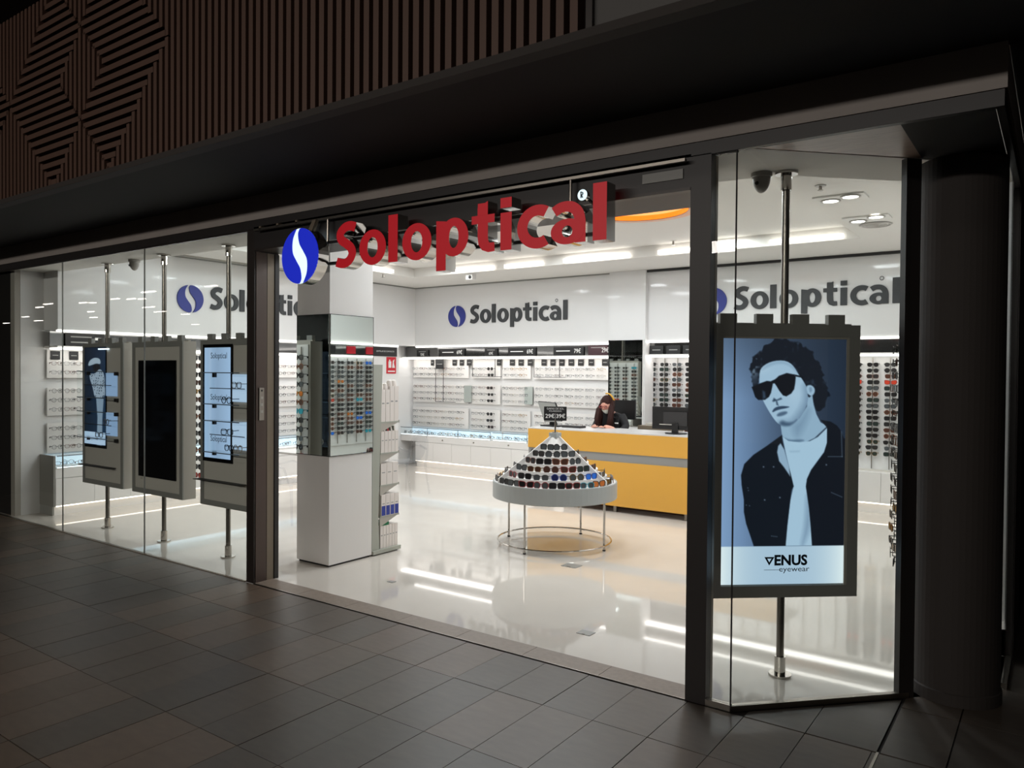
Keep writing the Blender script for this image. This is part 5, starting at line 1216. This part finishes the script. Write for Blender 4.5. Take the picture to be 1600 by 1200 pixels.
# ============================================================ CLEAR CHAIRS AND CONSULTING DESK
def ghost_chair(label, loc, rz):
    "local: seat faces -y, back at +y"
    t = thing('clear_chair', label, 'chair', loc, 'clear plastic chairs', rz)
    st = MB()
    n = 24; out = [(.21*math.copysign(abs(math.cos(a))**.6, math.cos(a)), .20*math.copysign(abs(math.sin(a))**.6, math.sin(a))) for a in np.linspace(0, 2*PI, n, endpoint=False)]
    st.prism([(x, y, .44) for x, y in out], (0, 0, .022), 'acrylic'); st.local('seat', t)
    arch = [(.185*math.cos(a), .215+.05*math.sin(a), .56+.34*math.sin(a)) for a in np.linspace(0, PI, 20)]
    MB().tube([(.19, .19, .45)]+arch+[(-.19, .19, .45)], .014, 'acrylic', 8).local('back_frame', t)
    bk = MB(); ov = [(.14*math.cos(a), .225+.03*math.sin(a), .66+.19*math.sin(a)) for a in np.linspace(0, 2*PI, 24, endpoint=False)]
    bk.prism(ov, (0, .012, 0), 'acrylic'); bk.local('backrest', t)
    for sg in (-1, 1):
        MB().cyl((sg*.185, -.17, .44), (sg*.195, -.19, 0), .017, 'acrylic', 8, .011).local('leg', t)
        MB().cyl((sg*.18, .18, .44), (sg*.19, .26, 0), .017, 'acrylic', 8, .011).local('leg', t)
        MB().tube([(sg*.19, .20, .62), (sg*.22, .05, .66), (sg*.215, -.10, .63), (sg*.20, -.15, .46)], .012, 'acrylic', 6).local('arm', t)
ghost_chair('clear plastic chair with rounded back behind the solution stand', (-7.36, 7.80, 0), -PI/2)
ghost_chair('clear plastic chair with rounded back left of the mirrored pillar', (-7.05, 5.52, 0), PI*.62)
ghost_chair('clear plastic chair half hidden behind the solution stand', (-7.45, 7.05, 0), -PI/2-.2)
t = thing('consult_desk', 'white consulting desk on thin steel legs left of the mirrored pillar', 'desk', (-7.35, 6.35, 0))
B('desktop', -7.75, -7.05, 5.85, 6.9, .70, .725, 'white_laminate', t)
for xx in (-7.72, -7.08):
    for yy in (5.88, 6.87): B('leg', xx-.015, xx+.015, yy-.015, yy+.015, 0, .70, 'steel', t)

# ============================================================ CEILING FITTINGS, CAMERAS, FLOOR BOXES
def dome(label, x, y, z, k=1):
    t = thing('dome_camera', label, 'security camera', (x, y, z))
    MB().lathe([(.001, 0), (.058*k, 0), (.058*k, -.02), (.052*k, -.026), (.050*k, -.026)], (x, y, z), 'dome_grey', 24).build('base', t)
    MB().lathe([(.049*k*math.cos(a), -.026-.085*k*math.sin(a)) for a in np.linspace(0, PI/2, 9)], (x, y, z), 'dome_grey', 24).build('dome', t, True)
    MB().cyl((x-.01, y-.045*k, z-.06*k), (x-.012, y-.052*k, z-.064*k), .010*k, 'black_satin', 10).build('lens', t)
p = at(1190, 271, 2, 2.829); dome('grey dome camera on the low ceiling beside the pole of the portrait poster', p.x, p.y, 2.829)
p = at(210, 406, 2, 2.829); dome('grey dome camera on the low ceiling above the first hanging unit', p.x, p.y, 2.829)
for i, ((ua, va), (ub, vb)) in enumerate((((1298, 311), (1329, 304)), ((1341, 343), (1369, 336)))):
    a, b = at(ua, va, 2, 3.19), at(ub, vb, 2, 3.19); c = (a+b)/2
    t = thing('twin_spotlight', 'white recessed twin ceiling spotlight, %s' % ('nearer to the window' if i == 0 else 'farther from the window, by the round vent'), 'spotlight', (c.x, c.y, 3.19), 'twin spotlights')
    MB().box(c.x-.20, c.x+.20, c.y-.11, c.y+.11, 3.176, 3.189, 'white_matt').build('frame', t)
    for q in (a, b):
        MB().lathe([(.078, 0), (.082, -.008), (.062, -.010), (.060, 0)], (q.x, q.y, 3.176), 'dome_grey', 20).build('bezel', t); MB().lathe([(.001, -.006), (.060, -.006)], (q.x, q.y, 3.176), 'spot_white', 20).build('lamp', t)
for i, (u, v, r, lb) in enumerate(((1368, 351, .15, 'round grey ceiling vent beyond the spotlights'), )):
    p = at(u, v, 2, 3.186); t = thing('ceiling_vent', lb, 'vent', (p.x, p.y, 3.19))
    for k in range(4): MB().lathe([(r*(1-.23*k), -.006), (r*(1-.23*k)-.012, -.014), (r*(1-.23*k)-.022, -.006)], (p.x, p.y, 3.19), 'dome_grey', 28).build('ring', t)
    MB().lathe([(.001, -.004), (r, -.004)], (p.x, p.y, 3.19), 'unit_side', 28).build('plate', t)
for u, v, lb in ((1282, 290, 'on the ceiling near the twin spotlights'), (1420, 343, 'on the ceiling at the right edge of the window')):
    p = at(u, v, 2, 3.188); t = thing('sprinkler', 'small grey sprinkler head %s' % lb, 'sprinkler', (p.x, p.y, 3.19))
    MB().lathe([(.001, 0), (.045, 0), (.040, -.008), (.001, -.008)], (p.x, p.y, 3.189), 'dome_grey', 16).build('rosette', t); MB().cyl((p.x, p.y, 3.181), (p.x, p.y, 3.15), .012, 'steel', 8).cyl((p.x, p.y, 3.152), (p.x, p.y, 3.148), .022, 'steel', 10).build('head', t)
for u, v, z, lb in ((1052, 380, 3.33, 'in the ceiling tray beyond the orange recess'), (603, 427, 3.19, 'on the ceiling above the mirrored pillar')):
    p = at(u, v, 2, z-.03)
    if u == 603: p.x, p.y = -8.45, 8.42
    t = thing('sprinkler', 'small grey sprinkler head %s' % lb, 'sprinkler', (p.x, p.y, z))
    MB().cyl((p.x, p.y, z), (p.x, p.y, z-.004), .04, 'white_matt', 14).build('rosette', t); MB().cyl((p.x, p.y, z-.004), (p.x, p.y, z-.05), .012, 'steel', 8).cyl((p.x, p.y, z-.05), (p.x, p.y, z-.055), .026, 'steel', 10).build('head', t)
p = at(736, 430, 2, 3.17); t = thing('small_camera', 'small white cube camera with a black lens on the ceiling above the word sign', 'security camera', (p.x, p.y, 3.19))
B('body', p.x-.06, p.x+.06, p.y-.05, p.y+.05, 3.10, 3.189, 'white_matt', t); MB().cyl((p.x+.02, p.y-.05, 3.135), (p.x+.02, p.y-.058, 3.135), .026, 'black_satin', 14).build('lens', t)
t = thing('air_grille', 'long grey slotted air grille in the low window ceiling', 'vent', (-6.2, 4.15, 2.83))
# in the main ceiling seen through the left panes
bpy.data.objects.remove(t)
a, b = at(300, 402, 2, 3.186), at(388, 413, 2, 3.186)
t = thing('air_grille', 'long slotted grey air grille in the ceiling behind the left window', 'vent', (a.x, a.y, 3.19))
MB().box(a.x-.10, a.x+.10, a.y-.3, a.y+1.9, 3.180, 3.189, 'unit_side').build('frame', t)
for k in range(3): B('slot', a.x-.075+.055*k, a.x-.05+.055*k, a.y-.27, a.y+1.87, 3.178, 3.1805, 'unit_frame', t)
for u, v, w, lb in ((893, 884, .075, 'square dark floor socket behind the table reflection'), (915.5, 989, .05, 'small dark plate standing for a spot reflection near the doorway'), (612, 909, .03, 'tiny dark floor socket beside the mirrored pillar')):  # doorway plate stands in for a ceiling spot mirrored in the floor
    p = at(u, v, 2, 0); t = thing('floor_plate', lb, 'socket', (p.x, p.y, 0)); B('lid', p.x-w, p.x+w, p.y-w*.8, p.y+w*.8, 0, .003, 'unit_frame', t); B('catch', p.x-w*.2, p.x+w*.2, p.y-w*.75, p.y-w*.6, .003, .005, 'steel', t)
